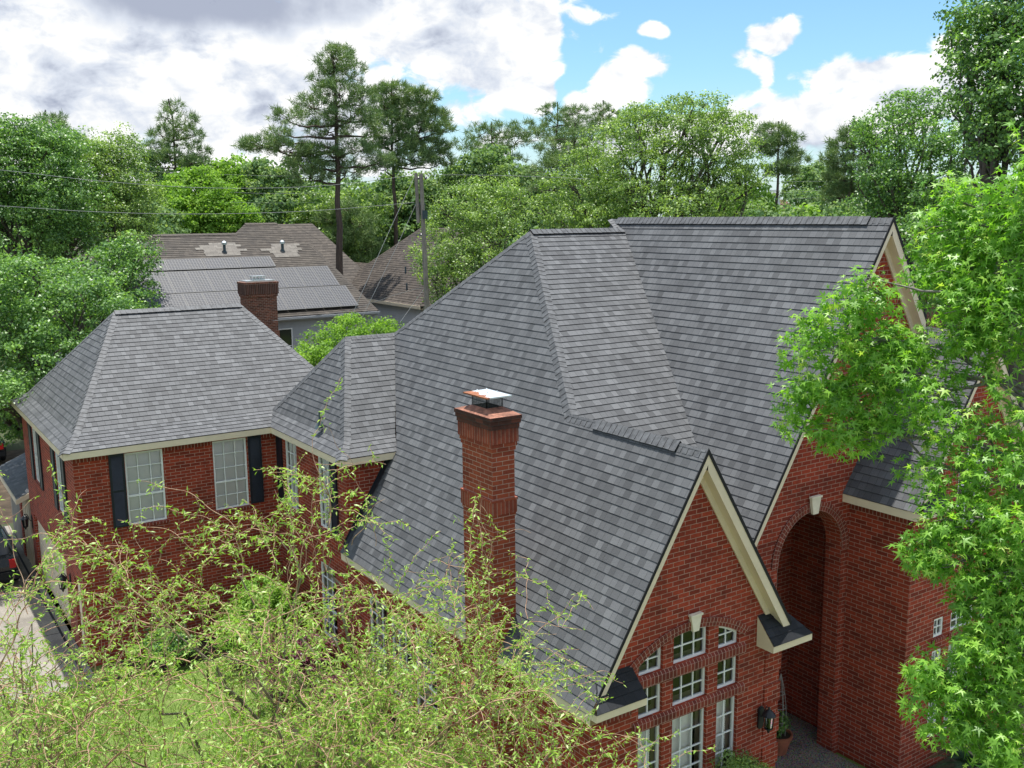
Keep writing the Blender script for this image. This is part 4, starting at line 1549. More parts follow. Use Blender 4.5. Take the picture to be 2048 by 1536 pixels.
def tubes(lines, n=5):
    """lines: list of (pts (k,3), radii (k,))"""
    Vs, Fs, base = [], [], 0
    ang = np.arange(n) * 2 * np.pi / n
    for pts, r in lines:
        pts = np.asarray(pts, float)
        k = len(pts)
        d = np.gradient(pts, axis=0)
        d = unit(d)
        ref = np.array([0.31, 0.2, 0.93]) if abs(d[0][2]) < 0.8 else np.array([0.95, 0.3, 0.1])
        a = unit(np.cross(d, ref))
        b = np.cross(d, a)
        ring = pts[:, None, :] + (a[:, None, :] * np.cos(ang)[None, :, None] + b[:, None, :] * np.sin(ang)[None, :, None]) * np.asarray(r, float)[:, None, None]
        Vs.append(ring.reshape(-1, 3))
        i = np.arange(k - 1)[:, None] * n
        j = np.arange(n)[None, :]
        q = np.stack([i + j, i + (j + 1) % n, i + n + (j + 1) % n, i + n + j], -1).reshape(-1, 4) + base
        Fs.append(q)
        base += k * n
    return np.concatenate(Vs), np.concatenate(Fs)


def wig(a, b, k, amp, g, r0, r1, sag=0.0):
    a, b = np.asarray(a, float), np.asarray(b, float)
    t = np.linspace(0, 1, k)
    L = np.linalg.norm(b - a)
    off = np.cumsum(g.normal(size=(k, 3)), 0) * amp * L / k
    off -= off[0] + (off[-1] - off[0]) * t[:, None]
    p = a + (b - a) * t[:, None] + off
    p[:, 2] += sag * L * np.sin(np.pi * t)
    return p, r0 + (r1 - r0) * t


def crown_points(blobs, dens, g, inner=0.25, lower=0.75):
    """centres of leaf clumps spread over ragged lobes; blobs rows are (x,y,z,rx,ry,rz)"""
    C, D = [], []
    for bl in blobs:
        c, r = np.array(bl[:3]), np.array(bl[3:6])
        area = 4 * np.pi * ((r[0] * r[1]) ** 1.6 / 3 + (r[0] * r[2]) ** 1.6 / 3 + (r[1] * r[2]) ** 1.6 / 3) ** (1 / 1.6)
        n = int(area * dens * 0.44) + 4
        d = rand_dir(n, g)
        d = d[(d[:, 2] > -lower) | (g.random(n) < 0.35)]
        # lumps: radius modulated by a few random lobes
        lob = rand_dir(14, g)
        am = np.max(np.clip(d @ lob.T, 0, 1) ** 6, axis=1)
        rad = 0.66 + 0.32 * am + g.normal(size=len(d)) * 0.08
        ins = g.random(len(d)) < inner
        rad = np.where(ins, rad * g.uniform(0.3, 0.9, len(d)), rad)
        C.append(c + d * r * rad[:, None])
        D.append(d)
    return np.concatenate(C), np.concatenate(D)


def leafy(C, D, per, spread, size, kind, g, upb=0.40, outb=0.60, rndb=0.62, flat=0.62):
    """every clump is a shell of leaves, so its top catches the sun and its underside stays dark"""
    n = len(C)
    per = int(per * 2.1)
    idx = np.repeat(np.arange(n), per)
    e = rand_dir(n * per, g)
    e[:, 2] = np.where(e[:, 2] < -0.55, -e[:, 2] * 0.6, e[:, 2])
    rs = spread * 1.75 * g.uniform(0.55, 1.35, n)
    off = e * (rs[idx] * g.uniform(0.45, 1.12, n * per))[:, None]
    off[:, 2] *= np.where(off[:, 2] > 0, flat, flat * 1.15)
    P = C[idx] + off
    N = unit(e * outb + D[idx] * 0.2 + np.array([0, 0, upb]) + g.normal(size=(n * per, 3)) * rndb)
    sz = size * g.uniform(0.65, 1.25, n * per)
    V, F, k = leaf_geom(P, N, sz, kind, g, None)
    clr = np.clip(g.normal(0.46, 0.16, n)[idx] + g.normal(0, 0.22, n * per) + 0.10 * e[:, 2], 0, 1)
    return V, F, np.repeat(clr, k)


def tree_parts(root_name, label, cat, base, blobs, leaf, kind='oval', size=0.10, dens=6, per=26, spread=0.28, trunk_r=0.22, bark='bark', seed=1,
               group=None, fork=0.45, inner=0.25, lower=0.75, upb=0.55, limbs=True, low_z=0.0):
    g = np.random.default_rng(seed)
    base = np.array(base, float)
    t = thing(root_name, label, cat, base, 0, group)
    bl = np.array(blobs, float)
    C, D = crown_points(bl, dens, g, inner, lower)
    V, F, r = leafy(C, D, per, spread, size, kind, g)
    np_mesh('crown', V - base, [F], leaf, t, r)
    cen = bl[:, :3].mean(0)
    top = base + (cen - base) * fork
    top[2] = base[2] + (cen[2] - base[2]) * fork
    lines = [wig(base, top, 8, 0.10, g, trunk_r, trunk_r * 0.75)]
    for b in bl:
        lines.append(wig(top, b[:3], 9, 0.25, g, trunk_r * 0.5, trunk_r * 0.14, 0.05))
        for q in range(5 if limbs else 2):
            d = rand_dir(1, g)[0]
            d[2] = abs(d[2]) * 0.7
            s = top + (b[:3] - top) * g.uniform(0.45, 0.95)
            lines.append(wig(s, b[:3] + d * b[3:6] * 0.85, 7, 0.3, g, trunk_r * 0.18, 0.012, 0.04))
    TV, TF = tubes(lines, 6)
    np_mesh('trunk', TV - base, [TF], bark, t, smooth=True)
    return t


def px_blob(px, py, d, rpx, rpy=None, depth=1.0):
    """crown lobe seen at a photo pixel at distance d, radii given in photo pixels"""
    p = at(px, py, d)
    s = math.hypot(d, 0) / FPX * 1.02
    rpy = rpy or rpx
    return [*p, rpx * s * depth, rpx * s * depth, rpy * s]


def pine_tree(label, base, H, blobs, seed, group=None, trunk_r=0.3, tuft=0.42, dens=5.5, per=13, lean=(0, 0)):
    """tall trunk, crooked limbs, needle tufts gathered in plates; blobs in world metres"""
    g = np.random.default_rng(seed)
    base = np.array(base, float)
    t = thing('pine_tree', label, 'tree', base, 0, group)
    bl = np.array(blobs, float)
    topz = base + np.array([lean[0], lean[1], H])
    k = 14
    tr, rr = wig(base, topz, k, 0.06, g, trunk_r, 0.05)
    lines = [(tr, rr)]
    C, D = [], []
    for b in bl:
        c, r = b[:3], b[3:6]
        # limb from the trunk, slightly below the plate
        zt = np.clip((c[2] - r[2] * 0.6 - base[2]) / H, 0.1, 0.985)
        i = int(zt * (k - 1))
        s = tr[i] + (tr[min(i + 1, k - 1)] - tr[i]) * (zt * (k - 1) - i)
        lines.append(wig(s, c - np.array([0, 0, r[2] * 0.3]), 8, 0.3, g, trunk_r * 0.30, 0.03, -0.03))
        n = int(dens * (r[0] * r[1] * 2.2 + r[0] * r[2])) + 5
        d = rand_dir(n, g)
        d[:, 2] = np.abs(d[:, 2]) * np.where(g.random(n) < 0.72, 1, -0.6)
        rad = g.uniform(0.45, 1.05, n) ** 0.6
        pts = c + d * r * rad[:, None]
        C.append(pts)
        D.append(unit(d + np.array([0, 0, 0.8])))
        for q in range(min(9, max(3, n // 9))):
            j = g.integers(n)
            lines.append(wig(c - np.array([0, 0, r[2] * 0.3]) * g.random(), pts[j], 5, 0.3, g, 0.035, 0.012))
    C, D = np.concatenate(C), np.concatenate(D)
    n = len(C)
    idx = np.repeat(np.arange(n), per * 3)
    ax = unit(D[idx] * 0.75 + g.normal(size=(len(idx), 3)) * 0.75)
    N = unit(np.cross(ax, rand_dir(len(idx), g)))
    P = C[idx] + g.normal(size=(len(idx), 3)) * 0.10
    V, F, kk = leaf_geom(P, N, tuft * g.uniform(0.7, 1.15, len(idx)), 'needle', g, ax)
    clr = np.clip(g.normal(0.48, 0.16, n)[idx] + g.normal(0, 0.15, len(idx)), 0, 1)
    np_mesh('crown', V - base, [F], 'pine_needle', t, np.repeat(clr, kk))
    TV, TF = tubes(lines, 6)
    np_mesh('trunk', TV - base, [TF], 'pine_bark', t, smooth=True)
    return t


def pxp(px, py, d, rpx, rpy):
    p = at(px, py, d)
    s = d / FPX * 1.02
    return [*p, rpx * s, rpx * s, rpy * s]


# ================================================================== NEIGHBOURING HOUSES
def slope_plane(x0, y0, z0, m):
    return lambda x, y: z0 + (y - y0) * m


NH = thing('grey_house', 'grey sided house with brown weathered roof, brick chimney and solar panels', 'house', (16, 32, 0))
SP = lambda x, y: (x, y, 5.6 + (y - 27.82) * 0.6)
m = MB()
front = [SP(4.5, 27.82), SP(22.0, 27.82), SP(20.55, 34.27), SP(19.75, 34.29), SP(19.15, 36.38), SP(17.14, 36.38), SP(16.13, 35.4), SP(7.0, 35.4)]
# two convex pieces keep the courses clean
courses(m, [SP(4.5, 27.82), SP(22.0, 27.82), SP(20.55, 34.27), SP(7.0, 34.27)], e=0.2, thick=0.02)
courses(m, [SP(7.0, 34.27), SP(19.75, 34.27), SP(19.43, 35.4), SP(7.0, 35.4)], e=0.2, thick=0.02)
courses(m, [SP(16.13, 35.4), SP(19.43, 35.4), SP(19.15, 36.38), SP(17.14, 36.38)], e=0.2, thick=0.02)
courses(m, [(22.0, 27.82, 5.6), (22.0, 42.0, 5.6), SP(20.55, 34.27)], e=0.2)
courses(m, [SP(7.0, 35.4), SP(19.43, 35.4), (20.5, 42.0, 6.2), (7.0, 42.0, 6.2)], e=0.2)
m.poly([SP(17.14, 36.38), SP(19.15, 36.38), (19.4, 40.0, 8.0), (16.5, 40.0, 8.0)], 0)
m.poly([SP(16.13, 35.4), SP(17.14, 36.38), (16.5, 40.0, 8.0)], 0)
m.poly([SP(19.43, 35.4), (19.4, 40.0, 8.0), SP(19.15, 36.38)], 0)
m.poly([(4.5, 27.82, 5.6), SP(7.0, 34.27), SP(7.0, 35.4), (4.5, 42, 5.6)], 0)
nroof = part(m, 'roof', ['old_shingle', 'shingle_edge'], NH)
m = MB()
for (a, b) in ((SP(7.0, 35.4), SP(16.2, 35.4)), (SP(17.1, 36.38), SP(19.2, 36.38))):
    m = MB()
    caps(m, [a, b], (0, -0.6, 1), (0, 0.6, 1), w=0.2, e=0.3, under=0.03)
    part(m, 'ridge_cap', ['old_shingle', 'shingle_edge'], nroof)
m = MB()
caps(m, [(22.0, 27.82, 5.6), SP(20.55, 34.27)], (0, -0.6, 1), (2.6, 0, 1), w=0.2, e=0.3)
part(m, 'ridge_cap', ['old_shingle', 'shingle_edge'], nroof)
for (xa, xb, ya, yb, sd) in ((13.15, 16.35, 33.25, 34.5, 3), (17.0, 20.1, 32.95, 34.25, 5)):   # pale replaced shingles
    m = MB()
    g = random.Random(sd)
    kk = 6
    for i in range(kk):
        y0_, y1_ = ya + (yb - ya) * i / kk, ya + (yb - ya) * (i + 1) / kk
        a = xa + g.uniform(0, 0.7) + 0.12 * abs(i - 2.5)
        b = xb - g.uniform(0, 0.7) - 0.1 * abs(i - 2.5)
        p = [Vector(SP(a, y0_)), Vector(SP(b, y0_)), Vector(SP(b, y1_)), Vector(SP(a, y1_))]
        m.poly([q + Vector((0, -0.02, 0.035)) for q in p], 0, [(a, y0_ * 1.2), (b, y0_ * 1.2), (b, y1_ * 1.2), (a, y1_ * 1.2)])
    part(m, 'roof_patch', 'patch_shingle', nroof, label='pale patch of newer shingles')
for (x, y) in ((14.85, 33.65), (18.45, 33.6)):
    m = MB()
    z = SP(x, y)[2]
    m.lathe([(0.16, -0.15), (0.12, 0.05), (0.09, 0.08), (0.09, 0.42)], (x, y, z), 10)
    m.lathe([(0.09, 0.42), (0.16, 0.44), (0.16, 0.58), (0.05, 0.66), (0, 0.66)], (x, y, z), 10, 1)
    part(m, 'roof_vent', ['lead_pipe', 'galvanised'], nroof)
m = MB()
m.poly([(5.0, 28.25, 0), (21.5, 28.25, 0), (21.5, 28.25, 5.55), (5.0, 28.25, 5.55)])
m.poly([(21.5, 28.25, 0), (21.5, 41.5, 0), (21.5, 41.5, 5.6), (21.5, 28.25, 5.6)])
m.poly([(5.0, 28.25, 0), (5.0, 41.5, 0), (5.0, 41.5, 5.6), (5.0, 28.25, 5.6)], flip=True)
for i in range(36):      # lap siding: every board stands a little proud at its lower edge
    z = i * 0.155
    m.poly([(5.0, 28.225, z), (21.5, 28.225, z), (21.5, 28.247, z + 0.15), (5.0, 28.247, z + 0.15)])
    m.poly([(5.0, 28.247, z), (21.5, 28.247, z), (21.5, 28.225, z), (5.0, 28.225, z)])
    m.poly([(21.525, 28.25, z), (21.525, 41.5, z), (21.503, 41.5, z + 0.15), (21.503, 28.25, z + 0.15)])
part(m, 'wall', 'siding', NH)
m = MB()
m.beam((4.5, 27.76, 5.50), (22.05, 27.76, 5.50), 0.12, 0.12)
m.beam((4.5, 27.86, 5.46), (22.0, 27.86, 5.46), 0.02, 0.2)
m.poly([(4.5, 27.85, 5.38), (22, 27.85, 5.38), (22, 28.25, 5.38), (4.5, 28.25, 5.38)])
m.tube([(21.9, 27.8, 5.45), (21.6, 28.1, 5.2), (21.6, 28.17, 4.9), (21.6, 28.17, 0.1)], 0.05, 8)
part(m, 'gutter', 'siding', NH)


def plain_window(parent, origin, n, w, h, cols=1, rows=2):
    M = frame_M(origin, n)
    mb = MB()
    f = 0.06
    for (x0, x1, y0, y1) in ((0, w, 0, f), (0, w, h - f, h), (0, f, f, h - f), (w - f, w, f, h - f)):
        mb.box(x0, x1, y0, y1, 0.0, 0.06, 0, M)
    for i in range(1, cols):
        mb.box(w * i / cols - 0.015, w * i / cols + 0.015, f, h - f, 0.005, 0.04, 0, M)
    for i in range(1, rows):
        mb.box(f, w - f, h * i / rows - 0.02, h * i / rows + 0.02, 0.005, 0.045, 0, M)
    wn = part(mb, 'window', 'white_paint', parent)
    gb = MB()
    gb.poly([M @ Vector(p) for p in ((f, f, 0.012), (w - f, f, 0.012), (w - f, h - f, 0.012), (f, h - f, 0.012))])
    part(gb, 'pane', 'glass_dark', wn)
    return wn


t_, b_, o_ = new_mat('glass_dark')
b_.inputs['Base Color'].default_value = (0.012, 0.015, 0.017, 1)
b_.inputs['Roughness'].default_value = 0.06
plain_window(NH, (15.72, 28.22, 2.9), NY, 1.0, 2.0)
plain_window(NH, (9.0, 28.22, 3.2), NY, 1.2, 1.6)
# solar panels lie on the slope: bottom rows upright, top row lengthwise
su = Vector((1, 0, 0))
sv = Vector((0, 1, 0.6)).normalized()
sn = Vector((0, -0.6, 1)).normalized()


def panel_mesh(w, h):
    mb = MB()
    mb.poly([(0.03, 0.03, 0.05), (w - 0.03, 0.03, 0.05), (w - 0.03, h - 0.03, 0.05), (0.03, h - 0.03, 0.05)], 0, [(0, 0), (w, 0), (w, h), (0, h)])
    for (x0, x1, y0, y1) in ((0, w, 0, 0.03), (0, w, h - 0.03, h), (0, 0.03, 0.03, h - 0.03), (w - 0.03, w, 0.03, h - 0.03)):
        mb.box(x0, x1, y0, y1, 0.0, 0.056, 1)
    o = mb.build('solar_panel', ['solar_cells', 'panel_frame'])
    me = o.data
    bpy.data.objects.remove(o)
    return me


PM1, PM2 = panel_mesh(1.06, 2.10), panel_mesh(2.06, 1.12)
RotP = Matrix(((su.x, sv.x, sn.x), (su.y, sv.y, sn.y), (su.z, sv.z, sn.z)))


def panel(me, x, y):
    o = bpy.data.objects.new('solar_panel', me)
    link(o, NH)
    p = Vector(SP(x, y)) + sn * 0.11 - Vector(NH.location)
    o.matrix_local = Matrix.Translation(p) @ RotP.to_4x4()


for i in range(13):
    panel(PM1, 19.82 - i * 1.082, 28.19)
for i in range(13):
    panel(PM1, 19.50 - i * 1.082, 30.05)
for i in range(5):
    panel(PM2, 15.28 - i * 2.09, 31.98)
# the neighbour's own chimney, outside its front wall
nx0, nx1, ny0, ny1 = 13.78, 15.48, 27.05, 28.1
m = MB()
for (e_, z0, z1, mt) in ((0.0, 0, 6.85, 0), (0.05, 4.35, 4.95, 0), (0.05, 6.852, 7.0, 0), (0.09, 7.002, 7.55, 1), (0.11, 7.552, 7.66, 0)):
    m.box(nx0 - e_, nx1 + e_, ny0 - e_, ny1 + e_, z0, z1, mt)
    # real-scale brick courses need world-aligned uvs, which poly() gives each side
brick_mat('old_soldier', (0.13, 0.050, 0.032), (0.055, 0.024, 0.017), (0.22, 0.17, 0.14), 0.8, row=0.10, soldier=True, msz=0.012)
nch = part(m, 'chimney', ['old_brick', 'old_soldier'], NH)
m = MB()
m.box(nx0 + 0.05, nx1 - 0.05, ny0 + 0.05, ny1 - 0.05, 7.662, 7.74)
m.box(14.32, 14.95, 27.35, 27.85, 7.74, 7.82)
for x in (14.34, 14.54, 14.73, 14.93):
    for y in (27.37, 27.83):
        m.box(x - 0.02, x + 0.02, y - 0.02, y + 0.02, 7.82, 7.93)
m.box(14.26, 15.01, 27.29, 27.91, 7.93, 7.97)
part(m, 'flue_cap', 'galvanised', nch)

# brown roofed house with white siding behind the pole
BH = thing('white_house', 'white sided house with brown hip roof behind the utility pole', 'house', (32, 36, 0))
m = MB()
courses(m, [(26.0, 30.0, 5.45), (26.0, 45.0, 5.45), (27.2, 44.0, 6.4), (32.0, 40.5, 10.25), (32.0, 34.0, 10.25)], e=0.22, thick=0.022)
courses(m, [(26.0, 30.0, 5.45), (32.0, 34.0, 10.25), (38.0, 30.0, 5.45)], e=0.22, thick=0.022)
courses(m, [(26.0, 45.0, 5.45), (32.0, 40.5, 10.25), (38.0, 45.0, 5.45)], e=0.22)
courses(m, [(38.0, 30.0, 5.45), (32.0, 34.0, 10.25), (32.0, 40.5, 10.25), (38.0, 45.0, 5.45)], e=0.22)
br_ = part(m, 'roof', ['brown_shingle', 'shingle_edge'], BH)
m = MB()
caps(m, [(26.0, 45.0, 5.45), (32.0, 40.5, 10.25)], (-0.8, 0, 1), (0, 1, 1), w=0.2, e=0.3)
part(m, 'ridge_cap', ['brown_shingle', 'shingle_edge'], br_)
for (x, y) in ((28.2, 36.0), (27.0, 33.6)):
    m = MB()
    m.lathe([(0.06, -0.1), (0.06, 0.45), (0, 0.45)], (x, y, 5.45 + (x - 26) * 0.8), 8)
    part(m, 'vent_pipe', 'lead_pipe', br_)
m = MB()
m.poly([(26.45, 30.4, 0), (26.45, 44.6, 0), (26.45, 44.6, 5.45), (26.45, 30.4, 5.45)], flip=True)
for i in range(35):
    z = i * 0.155
    m.poly([(26.42, 30.4, z), (26.42, 44.6, z), (26.445, 44.6, z + 0.15), (26.445, 30.4, z + 0.15)], flip=True)
m.poly([(26.45, 30.4, 0), (37.5, 30.4, 0), (37.5, 30.4, 5.45), (26.45, 30.4, 5.45)])
m.poly([(26.45, 44.6, 0), (37.5, 44.6, 0), (37.5, 44.6, 5.45), (26.45, 44.6, 5.45)], flip=True)
part(m, 'wall', 'white_siding', BH)
m = MB()
m.beam((25.97, 29.95, 5.36), (25.97, 45.0, 5.36), 0.05, 0.2)
m.poly([(26.0, 30, 5.27), (26.0, 45, 5.27), (26.45, 45, 5.27), (26.45, 30, 5.27)])
part(m, 'fascia', 'cream_paint', BH)
plain_window(BH, (26.42, 40.2, 3.4), NX, 1.9, 1.7, cols=2)
m = MB()        # low wing on its left
courses(m, [(26.5, 43.5, 6.0), (26.5, 47.5, 6.0), (29.0, 46.0, 7.6), (29.0, 43.5, 7.6)], e=0.22)
m.box(26.8, 30, 43.6, 47.2, 0, 5.9, 2)
part(m, 'wing', ['brown_shingle', 'shingle_edge', 'white_siding'], BH)


def far_house(name, label, px, py, d, w, dep, h_eave, ridge, rz, roofm, wallm, chim=None):
    c = at(px, py, d)
    t = thing(name, label, 'house', (c[0], c[1], 0), rz)
    mb = MB()
    a, b = w / 2, dep / 2
    o = 0.4
    rd = a * 0.45
    for q in ([(-a - o, -b - o, h_eave), (a + o, -b - o, h_eave), (rd, 0, ridge), (-rd, 0, ridge)], [(a + o, -b - o, h_eave), (a + o, b + o, h_eave), (rd, 0, ridge)],
              [(a + o, b + o, h_eave), (-a - o, b + o, h_eave), (-rd, 0, ridge), (rd, 0, ridge)], [(-a - o, b + o, h_eave), (-a - o, -b - o, h_eave), (-rd, 0, ridge)]):
        courses(mb, q, e=0.3)
    rf = mb.build('roof', [roofm, 'shingle_edge'], t)
    mb = MB()
    mb.box(-a, a, -b, b, 0, h_eave)
    mb.build('wall', wallm, t)
    if chim:
        mb = MB()
        mb.box(chim[0] - 0.6, chim[0] + 0.6, chim[1] - 0.5, chim[1] + 0.5, h_eave, chim[2])
        mb.box(chim[0] - 0.7, chim[0] + 0.7, chim[1] - 0.6, chim[1] + 0.6, chim[2], chim[2] + 0.3)
        mb.box(chim[0] - 0.45, chim[0] + 0.45, chim[1] - 0.35, chim[1] + 0.35, chim[2] + 0.3, chim[2] + 0.8)
        mb.build('chimney', 'white_paint', rf)
    wm = MB()
    for i in range(3):
        x = -a + (i + 0.7) * w / 3.4
        wm.box(x - 0.5, x + 0.5, -b - 0.03, -b, 3.2, 4.8)
        wn = wm.build('window', 'glass_dark', t)
        wm = MB()
    return t


far_house('red_roofed_house', 'far house with dull red roof and white chimney among trees', 1552, 425, 118, 11, 10, 7.0, 12.6, R(20), 'red_shingle', 'white_siding', (-2.0, -0.5, 12.8))
far_house('brown_roofed_house', 'far house with brown roof just above the solar panel roof', 575, 450, 78, 9, 10, 6.0, 10.6, R(0), 'brown_shingle', 'siding')
far_house('hidden_brown_house', 'low brown roof half hidden by bright leaves behind entry gable', 1725, 440, 70, 12, 10, 6.5, 10.75, R(-25), 'brown_shingle', 'old_brick')

# ================================================================== TREES
G0 = np.random.default_rng(11)


def gz(p):
    return (p[0], p[1], 0.0)


# --- big leafy trees on the left, behind the garage wing
b = [px_blob(70, 600, 38, 120, 95), px_blob(170, 640, 36, 105, 100), px_blob(-40, 620, 38, 120, 110), px_blob(90, 730, 36, 110, 90), px_blob(255, 560, 40, 60, 75), px_blob(30, 820, 36, 60, 70), px_blob(210, 555, 40, 60, 60), px_blob(275, 520, 41, 35, 40), px_blob(-60, 800, 33.5, 80, 60), px_blob(-140, 760, 31, 90, 60), px_blob(-150, 690, 29, 90, 50)]
tree_parts('broadleaf_tree', 'broad dark green tree right behind the garage wing, nearest on the left', 'tree', gz(at(60, 640, 38)), b, 'oak_leaf', 'oval', 0.115, 7.0, 30, 0.26, 0.3, seed=21)
b = [px_blob(50, 330, 55, 105, 85), px_blob(-40, 340, 55, 90, 95), px_blob(110, 400, 54, 85, 95), px_blob(30, 450, 54, 110, 80), px_blob(130, 320, 56, 55, 45), px_blob(70, 275, 55, 70, 30), px_blob(150, 480, 54, 60, 60), px_blob(-20, 262, 55, 60, 30)]
tree_parts('broadleaf_tree', 'tall dense green tree at the left edge of the skyline', 'tree', gz(at(30, 400, 55)), b, 'oak_leaf', 'oval', 0.135, 5.0, 28, 0.32, 0.35, seed=22)
b = [px_blob(210, 330, 58, 75, 60), px_blob(255, 380, 57, 65, 75), px_blob(190, 400, 58, 70, 80), px_blob(230, 450, 56, 80, 60), px_blob(170, 300, 58, 40, 30), px_blob(285, 430, 57, 40, 60), px_blob(240, 295, 58, 40, 28)]
tree_parts('broadleaf_tree', 'silvery green round tree right of the tall left edge tree', 'tree', gz(at(220, 400, 58)), b, 'live_oak_leaf', 'oval', 0.125, 5.0, 28, 0.32, 0.3, seed=23)
# --- bright maple over the solar roof
b = [px_blob(410, 400, 75, 60, 45), px_blob(370, 430, 74, 48, 40), px_blob(450, 430, 74, 52, 40), px_blob(400, 365, 76, 36, 28), px_blob(340, 400, 76, 32, 40), px_blob(490, 445, 74, 34, 26), px_blob(420, 455, 74, 60, 24), px_blob(375, 355, 77, 20, 18)]
tree_parts('maple_tree', 'bright yellow green tree above the solar panel roof', 'tree', gz(at(415, 420, 75)), b, 'bright_leaf', 'clump', 0.16, 4.2, 24, 0.36, 0.25, seed=24)
# --- trees behind it, towards the pines
far = [('broadleaf_tree', 'mid green rounded tree behind the bright yellow green tree', [(460, 345, 95, 40, 30), (430, 370, 95, 40, 30), (500, 370, 94, 42, 36), (470, 400, 93, 60, 40)], 'bright_leaf', 31),
       ('broadleaf_tree', 'dark green tree between maple and tall pine', [(540, 380, 88, 45, 45), (585, 370, 88, 42, 50), (560, 425, 86, 55, 36), (520, 350, 90, 30, 26)], 'far_leaf', 32),
       ('broadleaf_tree', 'loose green tree under the tall pine, beside its trunk', [(650, 420, 84, 50, 40), (610, 455, 84, 36, 40), (680, 470, 84, 50, 55), (730, 430, 86, 45, 50), (640, 500, 82, 45, 45), (690, 520, 82, 36, 40)], 'live_oak_leaf', 33),
       ('broadleaf_tree', 'green tree behind the pole between the two pines', [(790, 430, 92, 50, 50), (850, 410, 92, 50, 50), (800, 380, 94, 42, 40), (890, 390, 94, 45, 45), (750, 470, 90, 40, 50)], 'far_leaf', 34),
       ('broadleaf_tree', 'dull green tree left of the big oak crown', [(960, 350, 90, 50, 40), (1010, 360, 90, 45, 40), (920, 360, 92, 40, 34), (1060, 370, 88, 45, 40), (980, 320, 94, 34, 26)], 'far_leaf', 35),
       ('broadleaf_tree', 'dark green rounded tree in the gap right of the big oak', [(1640, 370, 105, 38, 34), (1600, 375, 108, 34, 40), (1680, 385, 104, 36, 34), (1620, 405, 100, 44, 24), (1650, 345, 108, 26, 18)], 'far_leaf', 36),
       ('broadleaf_tree', 'light green low tree beside the red roof', [(1480, 415, 80, 30, 24), (1510, 400, 82, 22, 26), (1450, 400, 84, 26, 30), (1610, 432, 76, 24, 12), (1535, 425, 84, 18, 12)], 'bright_leaf', 37),
       ('broadleaf_tree', 'dark tree at the far left behind the small distant pine', [(110, 300, 120, 34, 22), (160, 300, 118, 34, 24), (60, 300, 120, 34, 22)], 'far_leaf', 38),
       ('broadleaf_tree', 'hazy green tree under the lone skyline pine at the left', [(310, 340, 92, 36, 40), (345, 380, 90, 36, 40), (300, 400, 90, 34, 40), (380, 340, 94, 30, 26)], 'far_leaf', 39)]
for nm, lb, bl, lf, sd in far:
    bb = [px_blob(*q) for q in bl]
    c = np.mean([q[:3] for q in bb], 0)
    tree_parts(nm, lb, 'tree', gz(c), bb, lf, 'clump', 0.24 if lf != 'live_oak_leaf' else 0.18, 2.4 if lf == 'far_leaf' else 3.0, 20, 0.45, 0.22, seed=sd, limbs=False)
# --- oak by the pole
b = [px_blob(930, 430, 46, 75, 50), px_blob(985, 470, 45, 70, 60), px_blob(900, 500, 45, 70, 60), px_blob(1020, 420, 47, 50, 45), px_blob(875, 545, 44, 45, 55), px_blob(950, 390, 47, 60, 30), px_blob(895, 590, 44, 50, 45), px_blob(950, 540, 44, 60, 60), px_blob(1010, 390, 48, 50, 30)]
tree_parts('live_oak', 'small leaved oak beside the utility pole, behind the long hip', 'tree', gz(at(940, 500, 45)), b, 'live_oak_leaf', 'oval', 0.105, 6.0, 28, 0.26, 0.22, seed=25)
# --- the big rounded oak behind the main ridge
b = [px_blob(1330, 270, 42, 110, 65), px_blob(1230, 310, 42, 95, 65), px_blob(1430, 310, 42, 90, 65), px_blob(1160, 390, 42, 85, 60), px_blob(1290, 370, 41, 110, 70), px_blob(1420, 390, 42, 100, 60), px_blob(1380, 225, 43, 80, 36), px_blob(1490, 350, 43, 55, 50),
     px_blob(1110, 425, 43, 50, 40), px_blob(1270, 250, 43, 60, 36), px_blob(1450, 255, 43, 60, 40), px_blob(1190, 345, 43, 60, 40), px_blob(1330, 440, 40, 120, 50), px_blob(1200, 450, 41, 100, 45)]
tree_parts('live_oak', 'big rounded oak crown rising behind the main roof ridge', 'tree', gz(at(1310, 400, 42)), b, 'live_oak_leaf', 'oval', 0.105, 5.6, 28, 0.25, 0.4, seed=26, fork=0.35, inner=0.2)
# --- oaks at the right edge
b = [px_blob(1800, 250, 37, 80, 65), px_blob(1860, 320, 36, 85, 70), px_blob(1780, 360, 36, 65, 60), px_blob(1900, 400, 35, 90, 60), px_blob(1740, 300, 38, 45, 50), px_blob(1830, 215, 38, 60, 36), px_blob(1950, 290, 36, 70, 80), px_blob(1760, 410, 37, 50, 40), px_blob(1850, 440, 36, 100, 50)]
tree_parts('water_oak', 'glossy dark oak behind the entry gable, right of the open sky', 'tree', gz(at(1850, 400, 36)), b, 'oak_leaf', 'oval', 0.11, 6.0, 28, 0.24, 0.3, seed=27)
b = [px_blob(2000, 60, 27, 100, 80), px_blob(2050, 150, 26, 120, 100), px_blob(1975, 190, 27, 75, 70), px_blob(1960, 110, 28, 60, 55), px_blob(2100, 30, 27, 110, 90), px_blob(2060, 270, 26, 100, 80), px_blob(1990, 10, 27, 60, 50), px_blob(1985, 265, 27, 55, 50)]
tree_parts('water_oak', 'tall glossy oak cut by the upper right corner', 'tree', gz(at(2110, 300, 27)), b, 'oak_leaf', 'oval', 0.11, 7.5, 26, 0.22, 0.35, seed=28)
b = [px_blob(1900, 480, 30, 110, 60), px_blob(2010, 470, 29, 100, 70), px_blob(1980, 560, 29, 110, 70), px_blob(1880, 560, 31, 60, 70), px_blob(2060, 640, 28, 80, 90)]
tree_parts('broadleaf_tree', 'dense green tree beyond the entry gable, behind the star leaved branches', 'tree', gz(at(1960, 560, 30)), b, 'oak_leaf', 'oval', 0.11, 6.0, 24, 0.25, 0.25, seed=29)
